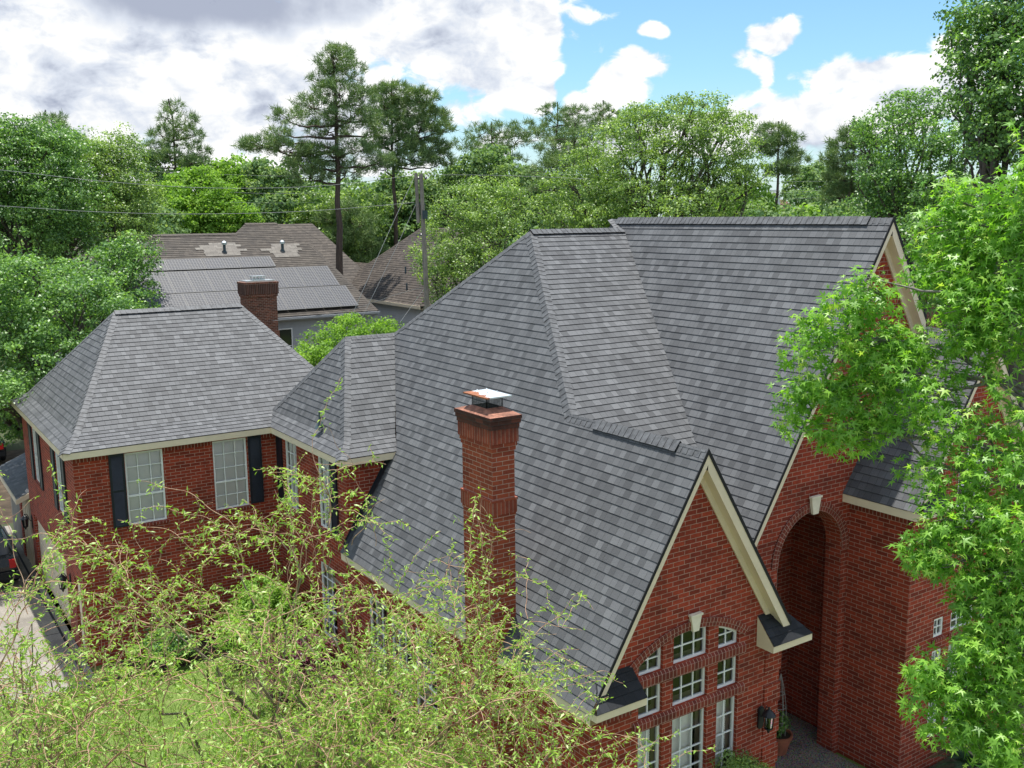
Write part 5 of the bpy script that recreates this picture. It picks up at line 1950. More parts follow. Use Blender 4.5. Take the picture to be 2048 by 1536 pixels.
# --- bright shrub tree behind the upper bay
b = [px_blob(650, 690, 40, 55, 40), px_blob(720, 675, 40, 55, 38), px_blob(690, 720, 39, 80, 40), px_blob(765, 665, 41, 36, 30), px_blob(620, 725, 39, 36, 30), px_blob(700, 650, 41, 28, 16)]
tree_parts('crape_myrtle', 'fresh yellow green shrubby tree behind the upper bay roof', 'tree', gz(at(690, 700, 40)), b, 'bright_leaf', 'oval', 0.11, 8, 26, 0.22, 0.1, bark='gum_bark', seed=30)

# --- pines ----------------------------------------------------------
pines = [
    ('tallest pine with layered crown, centre of the skyline', 672, 72, 96, 0.36, [
        (668, 120, 34, 22), (700, 150, 36, 22), (645, 165, 30, 20), (680, 190, 50, 26), (725, 200, 28, 20), (630, 215, 46, 22), (700, 235, 46, 24), (575, 235, 34, 18), (655, 262, 46, 22), (740, 262, 28, 18),
        (525, 290, 44, 14), (580, 300, 50, 18), (640, 310, 44, 20), (710, 300, 40, 20), (760, 320, 26, 14), (560, 270, 28, 12), (690, 345, 44, 22), (620, 355, 40, 18), (740, 235, 22, 14), (655, 140, 22, 16), (690, 110, 20, 14), (672, 100, 16, 10), (500, 296, 20, 9), (610, 330, 40, 12)]),
    ('second tall pine with flat topped crown, right of the tallest', 790, 86, 172, 0.30, [
        (790, 190, 42, 20), (840, 200, 36, 20), (770, 215, 30, 20), (815, 225, 52, 22), (865, 240, 34, 20), (780, 250, 40, 22), (835, 265, 46, 22), (885, 260, 20, 14), (795, 290, 36, 18), (860, 295, 40, 16), (745, 285, 26, 14), (825, 320, 44, 18), (880, 320, 30, 16), (770, 335, 30, 18)]),
    ('lone slender pine on the left skyline', 350, 92, 206, 0.24, [
        (350, 218, 22, 13), (335, 235, 20, 13), (370, 240, 22, 13), (350, 258, 32, 13), (325, 272, 28, 11), (385, 270, 26, 12), (355, 288, 40, 13), (310, 295, 24, 10), (400, 305, 20, 10), (340, 315, 40, 14), (385, 325, 30, 12), (310, 325, 24, 12)]),
    ('small distant pine at the far left skyline', 106, 112, 228, 0.22, [
        (95, 238, 18, 9), (118, 240, 16, 9), (104, 252, 26, 10), (88, 258, 12, 8), (124, 258, 12, 8)]),
    ('dark round topped pine left of the big oak', 985, 98, 252, 0.26, [
        (960, 270, 34, 18), (1000, 262, 36, 16), (935, 292, 26, 16), (980, 300, 44, 18), (1030, 285, 30, 18), (1050, 262, 34, 18), (1075, 275, 26, 18), (1010, 325, 40, 16)]),
    ('dark pine peeking over the left shoulder of the big oak', 1115, 100, 212, 0.26, [
        (1105, 225, 26, 13), (1140, 232, 28, 14), (1160, 222, 16, 10), (1120, 250, 40, 16), (1155, 258, 30, 14), (1095, 268, 26, 14)]),
    ('dark pine showing above the big oak crown', 1205, 104, 208, 0.26, [
        (1200, 220, 20, 12), (1218, 230, 20, 12), (1190, 240, 24, 12), (1215, 250, 30, 14)]),
    ('dark pine tip behind the top of the big oak', 1285, 106, 220, 0.26, [
        (1285, 232, 26, 12), (1265, 240, 18, 10), (1305, 245, 18, 12)]),
    ('olive needled pine between the dark pine and the big oak', 1150, 72, 255, 0.26, [
        (1150, 280, 44, 20), (1110, 300, 40, 20), (1190, 275, 40, 20), (1140, 325, 55, 22), (1100, 345, 40, 22), (1180, 320, 40, 20), (1110, 375, 46, 20)]),
    ('open crowned pine with visible trunk right of the big oak', 1552, 84, 250, 0.26, [
        (1545, 265, 30, 14), (1575, 280, 26, 12), (1555, 300, 36, 14), (1595, 318, 22, 10), (1530, 290, 24, 14), (1580, 330, 26, 10), (1560, 345, 30, 10)]),
    ('fine needled pine left of the glossy dark oak', 1705, 82, 258, 0.26, [
        (1710, 272, 30, 18), (1685, 295, 28, 16), (1725, 300, 30, 20), (1670, 320, 24, 14), (1705, 330, 40, 20), (1690, 360, 40, 18), (1725, 380, 40, 22), (1680, 395, 40, 18), (1745, 345, 24, 20)]),
    ('bushy pine standing behind the solar roof, below the tall pine', 672, 82, 400, 0.22, [
        (665, 440, 36, 24), (715, 450, 36, 26), (690, 480, 50, 26), (650, 500, 40, 26), (730, 500, 36, 26), (695, 530, 54, 24), (660, 550, 40, 20), (735, 545, 34, 22), (690, 420, 24, 20)]),
]
for i, (lb, px, d, pytop, tr_, bl) in enumerate(pines):
    base = at(px, 400, d)
    H = at(px, pytop - 8, d)[2]
    bb = []
    for (x, y, rx, ry) in bl:
        dd = d + G0.uniform(-1.6, 1.6)
        bb.append(pxp(x, y, dd, rx * 1.08, ry * 1.12))
    pine_tree(lb, (base[0], base[1], 0), H, bb, 100 + i, trunk_r=tr_, tuft=0.40 if d < 80 else 0.5, dens=8.0 if d < 90 else 4.2, per=9 if d < 90 else 7)

# --- understorey that closes the gaps between trunks and houses: many small trees and bushes nobody could count
g = np.random.default_rng(5)
rows = []
for i in range(150):
    px = g.uniform(-250, 2300)
    d = g.uniform(92, 150)
    ptop = g.uniform(345, 400) if not 1500 < px < 1720 else g.uniform(385, 412)
    if 330 < px < 520:
        ptop = g.uniform(370, 400)
    p = at(px, ptop, d)
    hgt = max(4.0, p[2])
    r = g.uniform(2.5, 4.5)
    rows.append([p[0], p[1], hgt - r, r, r, r])
    rows.append([p[0] + g.normal() * 1.5, p[1] + g.normal() * 1.5, hgt * 0.45, r * 1.2, r * 1.2, hgt * 0.42])
C, D = crown_points(np.array(rows), 0.55, g, 0.1, 0.8)
V, F, r = leafy(C, D, 11, 0.6, 0.42, 'clump', g)
o = np_mesh('distant_woods', V, [F], 'far_leaf', None, r)
tag(o, 'unbroken belt of green woods along the horizon behind the houses', 'woods', kind='stuff')

rows = []
for (px, py, d) in [(600, 540, 84), (640, 560, 84), (670, 580, 82), (1040, 520, 60), (1100, 520, 58), (270, 480, 66), (300, 460, 70), (330, 480, 70), (20, 560, 62), (100, 560, 62), (200, 540, 62), (1580, 470, 70), (1680, 470, 60), (1500, 470, 70), (240, 640, 50), (1760, 480, 48)]:
    p = at(px, py, d)
    rr = d / FPX * 60
    rows.append([*p, rr, rr, rr * 0.9])
    rows.append([p[0], p[1], p[2] * 0.45, rr, rr, p[2] * 0.45])
C, D = crown_points(np.array(rows), 2.2, g, 0.15, 0.8)
V, F, r = leafy(C, D, 18, 0.4, 0.22, 'clump', g)
o = np_mesh('undergrowth', V, [F], 'far_leaf', None, r)
tag(o, 'tangled green undergrowth between the house backs and tree trunks', 'undergrowth', kind='stuff')

# ================================================================== SWEETGUM (right foreground)
g = np.random.default_rng(41)
gb = at(2230, 900, 13.2)
gb[2] = 0
GT = thing('sweetgum_tree', 'bright green star leaved tree overhanging the entry from the right', 'tree', tuple(gb))
# sprays of leaves: photo pixel, distance, radius in pixels
sprays = []


def spray(px, py, d, rx, ry, n):
    sprays.append((px, py, d, rx, ry, int(n * 1.2)))


for q in [(1740, 590, 13.0, 60, 36, 26), (1735, 555, 13.0, 16, 14, 4), (1690, 625, 13.0, 70, 36, 26), (1620, 645, 13.2, 22, 22, 6), (1595, 690, 13.2, 30, 34, 10), (1660, 700, 13.1, 70, 45, 34), (1750, 680, 13.0, 80, 50, 44), (1815, 690, 13.0, 50, 24, 14),
          (1590, 790, 13.1, 30, 50, 16), (1590, 850, 13.2, 26, 24, 7), (1650, 780, 13.0, 60, 50, 34), (1730, 780, 12.9, 70, 50, 38), (1800, 740, 12.9, 70, 50, 32), (1670, 850, 12.9, 60, 40, 26), (1720, 880, 12.8, 40, 34, 14), (1650, 880, 13.0, 26, 22, 6), (1780, 830, 12.8, 50, 40, 18),
          (1860, 790, 12.7, 60, 40, 18), (1890, 740, 12.8, 45, 40, 10), (1840, 830, 12.7, 50, 34, 14), (1900, 850, 12.6, 60, 50, 22), (1960, 870, 12.5, 70, 60, 22), (2030, 830, 12.5, 60, 60, 20), (1930, 660, 13.0, 60, 40, 24), (1990, 700, 12.8, 60, 50, 22),
          (1925, 600, 13.2, 55, 44, 26), (1960, 610, 13.0, 70, 50, 36), (2030, 630, 12.8, 60, 60, 32), (1905, 525, 13.5, 55, 44, 26), (1930, 540, 13.3, 70, 50, 38), (2020, 540, 13.1, 70, 60, 40), (1840, 548, 13.5, 28, 20, 7),
          (1900, 450, 13.6, 50, 44, 26), (1970, 470, 13.4, 70, 50, 38), (2040, 450, 13.2, 60, 60, 32), (1890, 390, 13.7, 34, 40, 14), (1960, 400, 13.6, 44, 36, 18), (2045, 370, 13.3, 50, 44, 18),
          (1840, 950, 12.6, 40, 26, 8), (1900, 940, 12.4, 60, 44, 20), (1980, 960, 12.2, 70, 60, 28), (2040, 930, 12.2, 50, 60, 22), (1950, 1040, 12.0, 80, 50, 40), (2030, 1060, 11.9, 60, 60, 34), (1880, 1040, 12.1, 50, 36, 22), (1850, 1100, 12.1, 50, 40, 22), (1840, 1105, 12.1, 26, 22, 7),
          (1920, 1110, 11.9, 70, 50, 38), (2000, 1140, 11.8, 70, 60, 40), (1955, 1180, 11.9, 50, 44, 24), (1975, 1225, 11.8, 50, 50, 24), (2030, 1220, 11.7, 50, 60, 30), (1940, 1290, 11.7, 40, 34, 16), (1960, 1300, 11.6, 60, 50, 34), (2030, 1310, 11.5, 50, 60, 30),
          (1860, 1340, 11.6, 44, 40, 20), (1850, 1390, 11.6, 36, 34, 12), (1910, 1380, 11.5, 60, 50, 34), (1980, 1400, 11.4, 60, 50, 36), (2040, 1400, 11.4, 40, 60, 24), (1900, 1450, 11.4, 50, 34, 20), (1960, 1470, 11.3, 50, 40, 24), (2030, 1490, 11.2, 50, 50, 26), (1990, 1530, 11.2, 40, 30, 12),
          (1700, 810, 13.3, 110, 80, 30), (1790, 700, 13.4, 90, 60, 26), (1960, 500, 13.8, 110, 90, 40), (1970, 620, 13.6, 110, 80, 36), (2000, 1150, 12.4, 70, 120, 24), (2000, 1380, 12.0, 70, 120, 24),
          (2150, 500, 13.2, 120, 150, 90), (2150, 750, 13.0, 120, 150, 70), (2150, 1000, 12.5, 110, 150, 70), (2150, 1300, 12.0, 110, 170, 70), (2200, 250, 13.2, 140, 140, 70), (2120, 330, 13.4, 60, 50, 18)]:
    spray(*q)
Cs, Ds, lines = [], [], []
K = 14
ztop = at(2150, 200, 13.2)[2]
trk, trr = wig(gb, (gb[0], gb[1], ztop), K, 0.05, g, 0.17, 0.03)
lines.append((trk, trr))
for (px, py, d, rx, ry, n) in sprays:
    c = at(px, py, d)
    s = d / FPX
    # limb from trunk, rising outwards
    h = np.clip(c[2] + g.uniform(-0.8, 0.1), 2.0, ztop - 0.3)
    i = min(K - 1, int(h / ztop * (K - 1)))
    if g.random() < 0.45:
        lines.append(wig(trk[i], c, 10, 0.30, g, 0.035, 0.010, 0.04))
    for k in range(n):
        e = g.normal(size=3)
        e = e / np.linalg.norm(e) * g.uniform(0.25, 1.0) ** 0.6
        off = RT0 * e[0] * rx * s + np.array([0, 0, 1.0]) * e[1] * ry * s + np.array([_cy, _sy, 0]) * e[2] * 0.5 * (rx + ry) * s * 0.9
        tip = c + off
        Cs.append(tip)
        dv = unit(off + RT0 * -0.15 * rx * s + np.array([0, 0, 0.12]))
        Ds.append(dv)
        if g.random() < 0.35:
            lines.append(wig(c + RT0 * 0.15, tip, 5, 0.25, g, 0.008, 0.004))
Cs, Ds = np.array(Cs), np.array(Ds)
# each shoot carries a whorl of long stalked leaves facing up and outward
per = 9
idx = np.repeat(np.arange(len(Cs)), per)
sp = unit(g.normal(size=(len(idx), 3)) + np.array([0, 0, -0.15]) + Ds[idx] * 0.5)
Pp = Cs[idx] + sp * g.uniform(0.03, 0.15, len(idx))[:, None]
N = unit(np.array([0, 0, 0.55]) + sp * 0.75 + g.normal(size=(len(idx), 3)) * 0.40)
ax = unit(sp + np.array([0, 0, -0.35]) + g.normal(size=(len(idx), 3)) * 0.25)
young = g.random(len(Cs)) < 0.16
sz = 0.138 * g.uniform(0.5, 1.3, len(idx)) * np.where(young[idx], 0.8, 1.0)
V, F, k = leaf_geom(Pp, N, sz, 'star', g, ax)
clr = np.clip(g.normal(0.42, 0.16, len(Cs))[idx] + g.normal(0, 0.14, len(idx)) + young[idx] * 0.45, 0, 1)
np_mesh('crown', V - gb, [F], 'gum_leaf', GT, np.repeat(clr, k))
TV, TF = tubes(lines, 5)
np_mesh('trunk', TV - gb, [TF], 'gum_bark', GT, smooth=True)


# ================================================================== CURLY WILLOWS (left foreground)
def curl_path(p, d, L, g, step=0.045, amp=5.0, grav=0.0, wav=0.34):
    """corkscrew twig: direction keeps turning in a slowly changing plane"""
    n = max(4, int(L / step))
    pts = [np.array(p, float)]
    d = d / np.linalg.norm(d)
    ph = g.uniform(0, 6.28)
    a = np.cross(d, [0.3, 0.2, 0.9])
    a /= np.linalg.norm(a)
    w = 2 * np.pi / (wav * g.uniform(0.7, 1.5))
    tw = g.normal() * 1.5
    for i in range(n):
        s = i * step
        b = np.cross(d, a)
        b /= max(np.linalg.norm(b), 1e-6)
        a = np.cross(b, d)
        k = amp * (math.sin(w * s + ph) * a + math.cos(0.6 * w * s + tw) * 0.7 * b)
        d = d + k * step + np.array([0, 0, -grav * step])
        d /= np.linalg.norm(d)
        pts.append(pts[-1] + d * step)
    return np.array(pts)


def willow(label, base, targets, seed, n_br, n_tw, trunk_r, leafn=1.0, tw_len=(0.35, 1.25), whips=2, drop=0.0):
    g = np.random.default_rng(seed)
    base = np.array(base, float)
    t = thing('curly_willow', label, 'tree', tuple(base))
    thick, thin, LP, LD = [], [], [], []
    top = base + np.array([0.1, 0.1, 1.5])
    thick.append(wig(base, top, 6, 0.1, g, trunk_r, trunk_r * 0.85))

    def leaves_on(q, every, pr):
        for i in range(2, len(q)):
            if g.random() < pr:
                m_ = 1 + int(g.random() < 0.8) + int(g.random() < 0.6)
                for _ in range(m_):
                    LP.append(q[i] + g.normal(size=3) * 0.012)
                    LD.append(q[i] - q[i - 1])
    for T in targets:
        T = np.array(T, float) - np.array([0, 0, drop])
        L = np.linalg.norm(T - top)
        lp, lr = wig(top, T, 16, 0.34, g, trunk_r * 0.46, 0.006, 0.02)
        thick.append((lp, lr))
        for j in range(n_br):
            f = g.uniform(0.22, 1.0)
            i = min(14, int(f * 15))
            p = lp[i]
            out = p - (base + np.array([0, 0, p[2]]))
            out[2] = 0
            d = rand_dir(1, g)[0] * 0.75 + unit(out + 1e-6) * 0.35 + np.array([0, 0, 1.0])
            q = curl_path(p, d, g.uniform(0.7, 1.7), g, 0.06, 2.6, 0.25, 0.55)
            thin.append((q, np.linspace(0.011, 0.0045, len(q))))
            for k in range(n_tw):
                i2 = g.integers(len(q) // 4, len(q))
                d2 = (q[i2] - q[i2 - 1]) / 0.06 * 0.6 + rand_dir(1, g)[0] * 0.9 + np.array([0, 0, 0.30])
                tw = curl_path(q[i2], d2, g.uniform(*tw_len), g, 0.04, 5.0, 0.9, 0.26)
                thin.append((tw, np.linspace(0.0046, 0.0022, len(tw))))
                leaves_on(tw, 1, 0.80 * leafn)
            leaves_on(q, 1, 0.40 * leafn)
    for T in targets:      # long bare whips arching out of the top
        T = np.array(T, float)
        for k in range(whips):
            d = rand_dir(1, g)[0] * 0.8 + unit(T - base + 1e-6) * 0.5 + np.array([0, 0, 0.45])
            q = curl_path(T + g.normal(size=3) * 0.15, d, g.uniform(0.8, 1.7), g, 0.045, 3.4, 0.85, 0.42)
            thin.append((q, np.linspace(0.0048, 0.0020, len(q))))
            leaves_on(q[len(q) // 3:], 1, 0.35)
            for kk in range(2):
                i2 = g.integers(len(q) // 3, len(q) - 1)
                w2 = curl_path(q[i2], rand_dir(1, g)[0] + np.array([0, 0, 0.2]), g.uniform(0.25, 0.6), g, 0.04, 5.0, 0.9, 0.26)
                thin.append((w2, np.linspace(0.0035, 0.0018, len(w2))))
                leaves_on(w2, 1, 0.7)
    TV, TF = tubes(thick, 7)
    np_mesh('trunk', TV - base, [TF], 'willow_bark', t, smooth=True)
    TV, TF = tubes(thin, 4)
    np_mesh('twigs', TV - base, [TF], 'twig_bark', t, smooth=True)
    LP, LD = np.array(LP), unit(np.array(LD))
    n = len(LP)
    ax = unit(rand_dir(n, g) * 0.9 + LD * 0.35 + np.array([0, 0, -0.35]))
    N = unit(np.cross(ax, rand_dir(n, g)) + np.array([0, 0, 0.5]))
    V, F, k = leaf_geom(LP, N, g.uniform(0.026, 0.085, n), 'lance', g, ax)
    V = V.reshape(n, k, 3)
    clr = np.clip(g.normal(0.5, 0.22, n), 0, 1)
    np_mesh('crown', V.reshape(-1, 3) - base, [F], 'willow_leaf', t, np.repeat(clr, k))
    return t


wb = at(690, 1400, 11.6)
wb[2] = 0
tg = [at(*q) for q in [(560, 1040, 12.0), (470, 1090, 11.2), (660, 1075, 11.6), (330, 1120, 11.8), (400, 1150, 12.0), (740, 1130, 11.0), (300, 1180, 11.4), (560, 1180, 10.4), (830, 1180, 11.4), (660, 1220, 10.2), (440, 1260, 10.4), (230, 1300, 11.2), (780, 1290, 10.2), (910, 1260, 11.2),
                       (1000, 1150, 11.2), (970, 1290, 10.6), (1060, 1270, 11.0), (1040, 1400, 10.4), (900, 1400, 9.8), (560, 1330, 9.8), (350, 1380, 10.0), (700, 1420, 9.4), (480, 1470, 9.4), (820, 1490, 9.2), (1120, 1440, 10.8), (620, 1540, 9.0), (260, 1500, 10.0), (940, 1520, 9.4), (1110, 1530, 10.2), (380, 1560, 9.2), (760, 1600, 8.8), (500, 1620, 8.8), (160, 1420, 10.6), (1010, 1600, 9.4)]]
willow('large corkscrew willow with twisted twigs filling the lower left foreground', wb, tg, 51, 7, 9, 0.13, drop=0.28)
wb2 = at(40, 1450, 10.6)
wb2[2] = 0
tg = [at(*q) for q in [(60, 1210, 10.8), (20, 1260, 10.2), (120, 1290, 11.0), (-40, 1240, 10.8), (90, 1380, 10.2), (30, 1420, 9.8), (180, 1440, 10.4), (130, 1520, 9.8), (-20, 1500, 9.6), (60, 1500, 9.4), (220, 1530, 9.6), (-60, 1380, 10.0), (100, 1450, 10.0)]]
willow('smaller bare twigged corkscrew willow at the lower left edge over the driveway', wb2, tg, 52, 9, 8, 0.055, leafn=0.8, drop=0.2)


# ================================================================== SHRUBS, POTS, LANTERNS AND SMALL THINGS
def shrub(name, label, c, r, h, leaf, size, seed, kind='oval', dens=26, per=22, group=None):
    g = np.random.default_rng(seed)
    t = thing(name, label, 'shrub', (c[0], c[1], 0), 0, group)
    bl = []
    for i in range(5):
        a = g.uniform(0, 6.28)
        q = g.uniform(0, 0.5) * r
        bl.append([q * math.cos(a), q * math.sin(a), h * g.uniform(0.45, 0.7), r * g.uniform(0.5, 0.75), r * g.uniform(0.5, 0.75), h * g.uniform(0.3, 0.42)])
    C, D = crown_points(np.array(bl), dens, g, 0.2, 0.7)
    V, F, rr = leafy(C, D, per, 0.09, size, kind, g)
    np_mesh('foliage', V, [F], leaf, t, rr)
    lines = [wig((0, 0, 0), np.array(b[:3]), 6, 0.3, g, 0.02, 0.006) for b in bl]
    lines += [wig((0, 0, 0), np.array(b[:3]) + rand_dir(1, g)[0] * r * 0.3, 6, 0.3, g, 0.014, 0.005) for b in bl]
    TV, TF = tubes(lines, 5)
    np_mesh('stem', TV, [TF], 'bark', t, smooth=True)
    return t


shrub('loropetalum_shrub', 'purple leaved shrub below the long wall, nearer the bay', (3.6, -4.6), 1.0, 1.7, 'plum_leaf', 0.06, 61)
shrub('loropetalum_shrub', 'purple leaved shrub below the long wall, nearer the chimney', (3.9, -6.8), 0.9, 1.5, 'plum_leaf', 0.06, 62)
shrub('green_shrub', 'rounded green shrub in the inner corner of the wing', (3.9, -1.9), 1.3, 2.0, 'bright_leaf', 0.065, 63)
shrub('green_shrub', 'small green shrub under the garage wing windows', (1.6, -1.1), 0.8, 1.1, 'oak_leaf', 0.06, 64)
shrub('green_shrub', 'low green shrub below the nine light window', (8.15, -14.2), 0.85, 1.75, 'live_oak_leaf', 0.05, 65)
shrub('green_shrub', 'feathery low shrub left of the nine light window', (6.7, -14.25), 0.6, 1.35, 'bright_leaf', 0.05, 66)

# sago palm
SG = thing('sago_palm', 'dark sago palm with stiff fronds below the projecting bay', 'plant', (12.95, -15.55, 0.05))
g = np.random.default_rng(71)
m = MB()
m.lathe([(0.14, 0), (0.17, 0.25), (0.12, 0.5), (0, 0.55)], (0, 0, 0), 12)
m.build('trunk', 'bark', SG)
PV, PF, base_i, lines = [], [], 0, []
for i in range(34):
    a = i * 2.39996
    e = R(g.uniform(15, 75))
    L = g.uniform(0.75, 1.05)
    pts = []
    for s in np.linspace(0, 1, 16):
        r_, z_ = L * s * math.cos(e) + 0.05, 0.5 + L * s * math.sin(e) - 0.55 * L * s * s
        pts.append([r_ * math.cos(a), r_ * math.sin(a), z_])
    pts = np.array(pts)
    lines.append((pts, np.linspace(0.012, 0.004, 16)))
    side = np.array([-math.sin(a), math.cos(a), 0])
    for k in range(2, 16):
        dr = unit(pts[min(k + 1, 15)] - pts[k - 1])
        for s_ in (-1, 1):
            for hh in (0.0, 0.5):
                p = pts[k] - (pts[k] - pts[k - 1]) * hh
                ll = 0.17 * math.sin(math.pi * min(1, k / 15 + 0.08)) + 0.03
                q = p + (side * s_ * 0.9 + dr * 0.55 + np.array([0, 0, 0.12])) * ll
                PV += [p - dr * 0.008, p + dr * 0.008, q]
                PF.append([base_i, base_i + 1, base_i + 2])
                base_i += 3
np_mesh('fronds', np.array(PV), [np.array(PF)], 'palm_leaf', SG, g.random(len(PV)))
TV, TF = tubes(lines, 4)
np_mesh('frond_ribs', TV, [TF], 'palm_leaf', SG, np.full(len(TV), 0.6))

# terracotta pot with climbing plant on a wire obelisk
PT = thing('potted_plant', 'terracotta pot with leafy climber on a wire obelisk inside the entry arch', 'plant pot', (10.95, -12.62, 0.10))
m = MB()
m.lathe([(0.0, 0.0), (0.17, 0.0), (0.26, 0.34), (0.28, 0.34), (0.29, 0.42), (0.255, 0.42), (0.24, 0.36), (0, 0.36)], (0, 0, 0), 28)
m.build('pot', 'terracotta', PT, smooth=False)
m = MB()
m.lathe([(0, 0.372), (0.24, 0.37)], (0, 0, 0), 20)
m.build('soil', 'leaf_litter', PT)
lines = []
for k in range(6):
    a = k * math.pi / 3
    h = np.linspace(0, 1, 14)
    rad = 0.13 * (1 - h ** 2.2) + 0.02 * h * (1 - h) * 4
    lines.append((np.stack([rad * np.cos(a + h * 0.5), rad * np.sin(a + h * 0.5), 0.38 + h * 1.35], 1), np.full(14, 0.005)))
for z, r_ in ((0.7, 0.135), (1.0, 0.12), (1.3, 0.085)):
    th = np.linspace(0, 2 * np.pi, 20)
    lines.append((np.stack([r_ * np.cos(th), r_ * np.sin(th), np.full(20, z)], 1), np.full(20, 0.005)))
TV, TF = tubes(lines, 5)
np_mesh('obelisk', TV, [TF], 'twine_wire', PT, smooth=True)
g = np.random.default_rng(73)
bl = np.array([[-0.08, -0.03, 0.55, 0.17, 0.16, 0.17], [0.02, -0.08, 0.75, 0.12, 0.12, 0.18], [-0.14, 0.02, 0.48, 0.14, 0.14, 0.12], [0.1, 0, 0.48, 0.14, 0.14, 0.1]])
C, D = crown_points(bl, 120, g)
V, F, r = leafy(C, D, 5, 0.03, 0.06, 'oval', g)
np_mesh('leaves', V, [F], 'oak_leaf', PT, r)


def lantern(label, origin, n, s=1.0):
    M = frame_M(origin, n)
    t = thing('wall_lantern', label, 'lantern', origin)
    inv = Matrix.Translation(-Vector(origin))
    Ml = inv @ M

    def fin(mb, name, mat):
        return mb.build(name, mat, t)
    mb = MB()
    mb.box(-0.06 * s, 0.06 * s, -0.16 * s, 0.16 * s, 0.001, 0.025 * s, 0, Ml)
    mb.box(-0.035 * s, 0.035 * s, -0.19 * s, 0.19 * s, 0.0012, 0.018 * s, 0, Ml)
    fin(mb, 'back_plate', 'black_metal')
    mb = MB()
    pts = [(0, 0.02, 0.02), (0, 0.06, 0.07), (0, 0.16, 0.09), (0, 0.24, 0.13), (0, 0.22, 0.18)]
    mb.tube([Ml @ (Vector(p) * s) for p in pts], 0.010 * s, 7)
    fin(mb, 'arm', 'black_metal')
    mb = MB()
    c = Vector((0, 0, 0.18)) * s
    top = Ml @ c
    mb.lathe([(0.0, 0.26 * s), (0.012 * s, 0.25 * s), (0.02 * s, 0.21 * s), (0.05 * s, 0.19 * s), (0.105 * s, 0.125 * s), (0.11 * s, 0.11 * s), (0.085 * s, 0.11 * s)], top, 16)
    for k in range(6):
        a = k * math.pi / 3
        mb.beam(top + Vector((0.088 * s * math.cos(a), 0.088 * s * math.sin(a), 0.115 * s)), top + Vector((0.062 * s * math.cos(a), 0.062 * s * math.sin(a), -0.10 * s)), 0.010 * s, 0.010 * s)
    mb.lathe([(0.07 * s, -0.095 * s), (0.07 * s, -0.115 * s), (0.03 * s, -0.14 * s), (0.015 * s, -0.19 * s), (0, -0.20 * s)], top, 16)
    fin(mb, 'lamp_cage', 'black_metal')
    mb = MB()
    mb.lathe([(0.082 * s, 0.108 * s), (0.058 * s, -0.095 * s)], top, 16)
    fin(mb, 'glass', 'smoked_glass')
    mb = MB()
    mb.lathe([(0.012 * s, -0.09 * s), (0.012 * s, 0.0), (0.018 * s, 0.03 * s), (0, 0.06 * s)], top, 8)
    fin(mb, 'bulb', 'white_paint')
    return t


lantern('black wall lantern on the front gable beside the nine light window', (9.12, -13.713, 1.92), NY, 1.15)
lantern('black wall lantern on brick pier between garage door and side door', (0, 1.75, 1.72), NX, 1.15)
lantern('black wall lantern at the far end of the garage door', (0, 8.02, 1.75), NX, 1.15)

# --- lean-to beyond the garage, cream boards and a small dark roof
LT = thing('lean_to_shed', 'low lean-to with cream boarded front and dark shingle roof behind the garage wing', 'shed', (1.0, 10.8, 0))
m = MB()
courses(m, [(-0.35, 8.35, 2.45), (-0.35, 13.2, 2.45), (3.0, 13.2, 3.9), (3.0, 8.35, 3.9)])
part(m, 'roof', ['shingle', 'shingle_edge'], LT)
m = MB()
m.box(-0.02, 2.9, 8.5, 9.9, 0, 2.36)
for y in (8.75, 9.2, 9.65):
    m.box(-0.045, -0.021, y - 0.05, y + 0.05, 0.08, 2.36)
part(m, 'boarded_front', 'beige_paint', LT)
m = MB()
m.box(-0.06, 0.3, 9.92, 10.3, 0, 2.35)
part(m, 'pier', 'brick', LT)
m = MB()
for i in range(18):
    m.box(0.0, 0.03, 10.32 + i * 0.155, 10.46 + i * 0.155, 0.05, 2.3)
m.box(0.031, 0.08, 10.32, 13.1, 0.5, 0.6)
m.box(0.031, 0.08, 10.32, 13.1, 1.8, 1.9)
part(m, 'slat_wall', 'fence_wood', LT)
m = MB()
m.beam((-0.36, 8.34, 2.36), (-0.36, 13.2, 2.36), 0.03, 0.15)
m.beam((-0.36, 8.33, 2.36), (3.0, 8.33, 3.81), 0.03, 0.15)
part(m, 'fascia', 'cream_paint', LT)


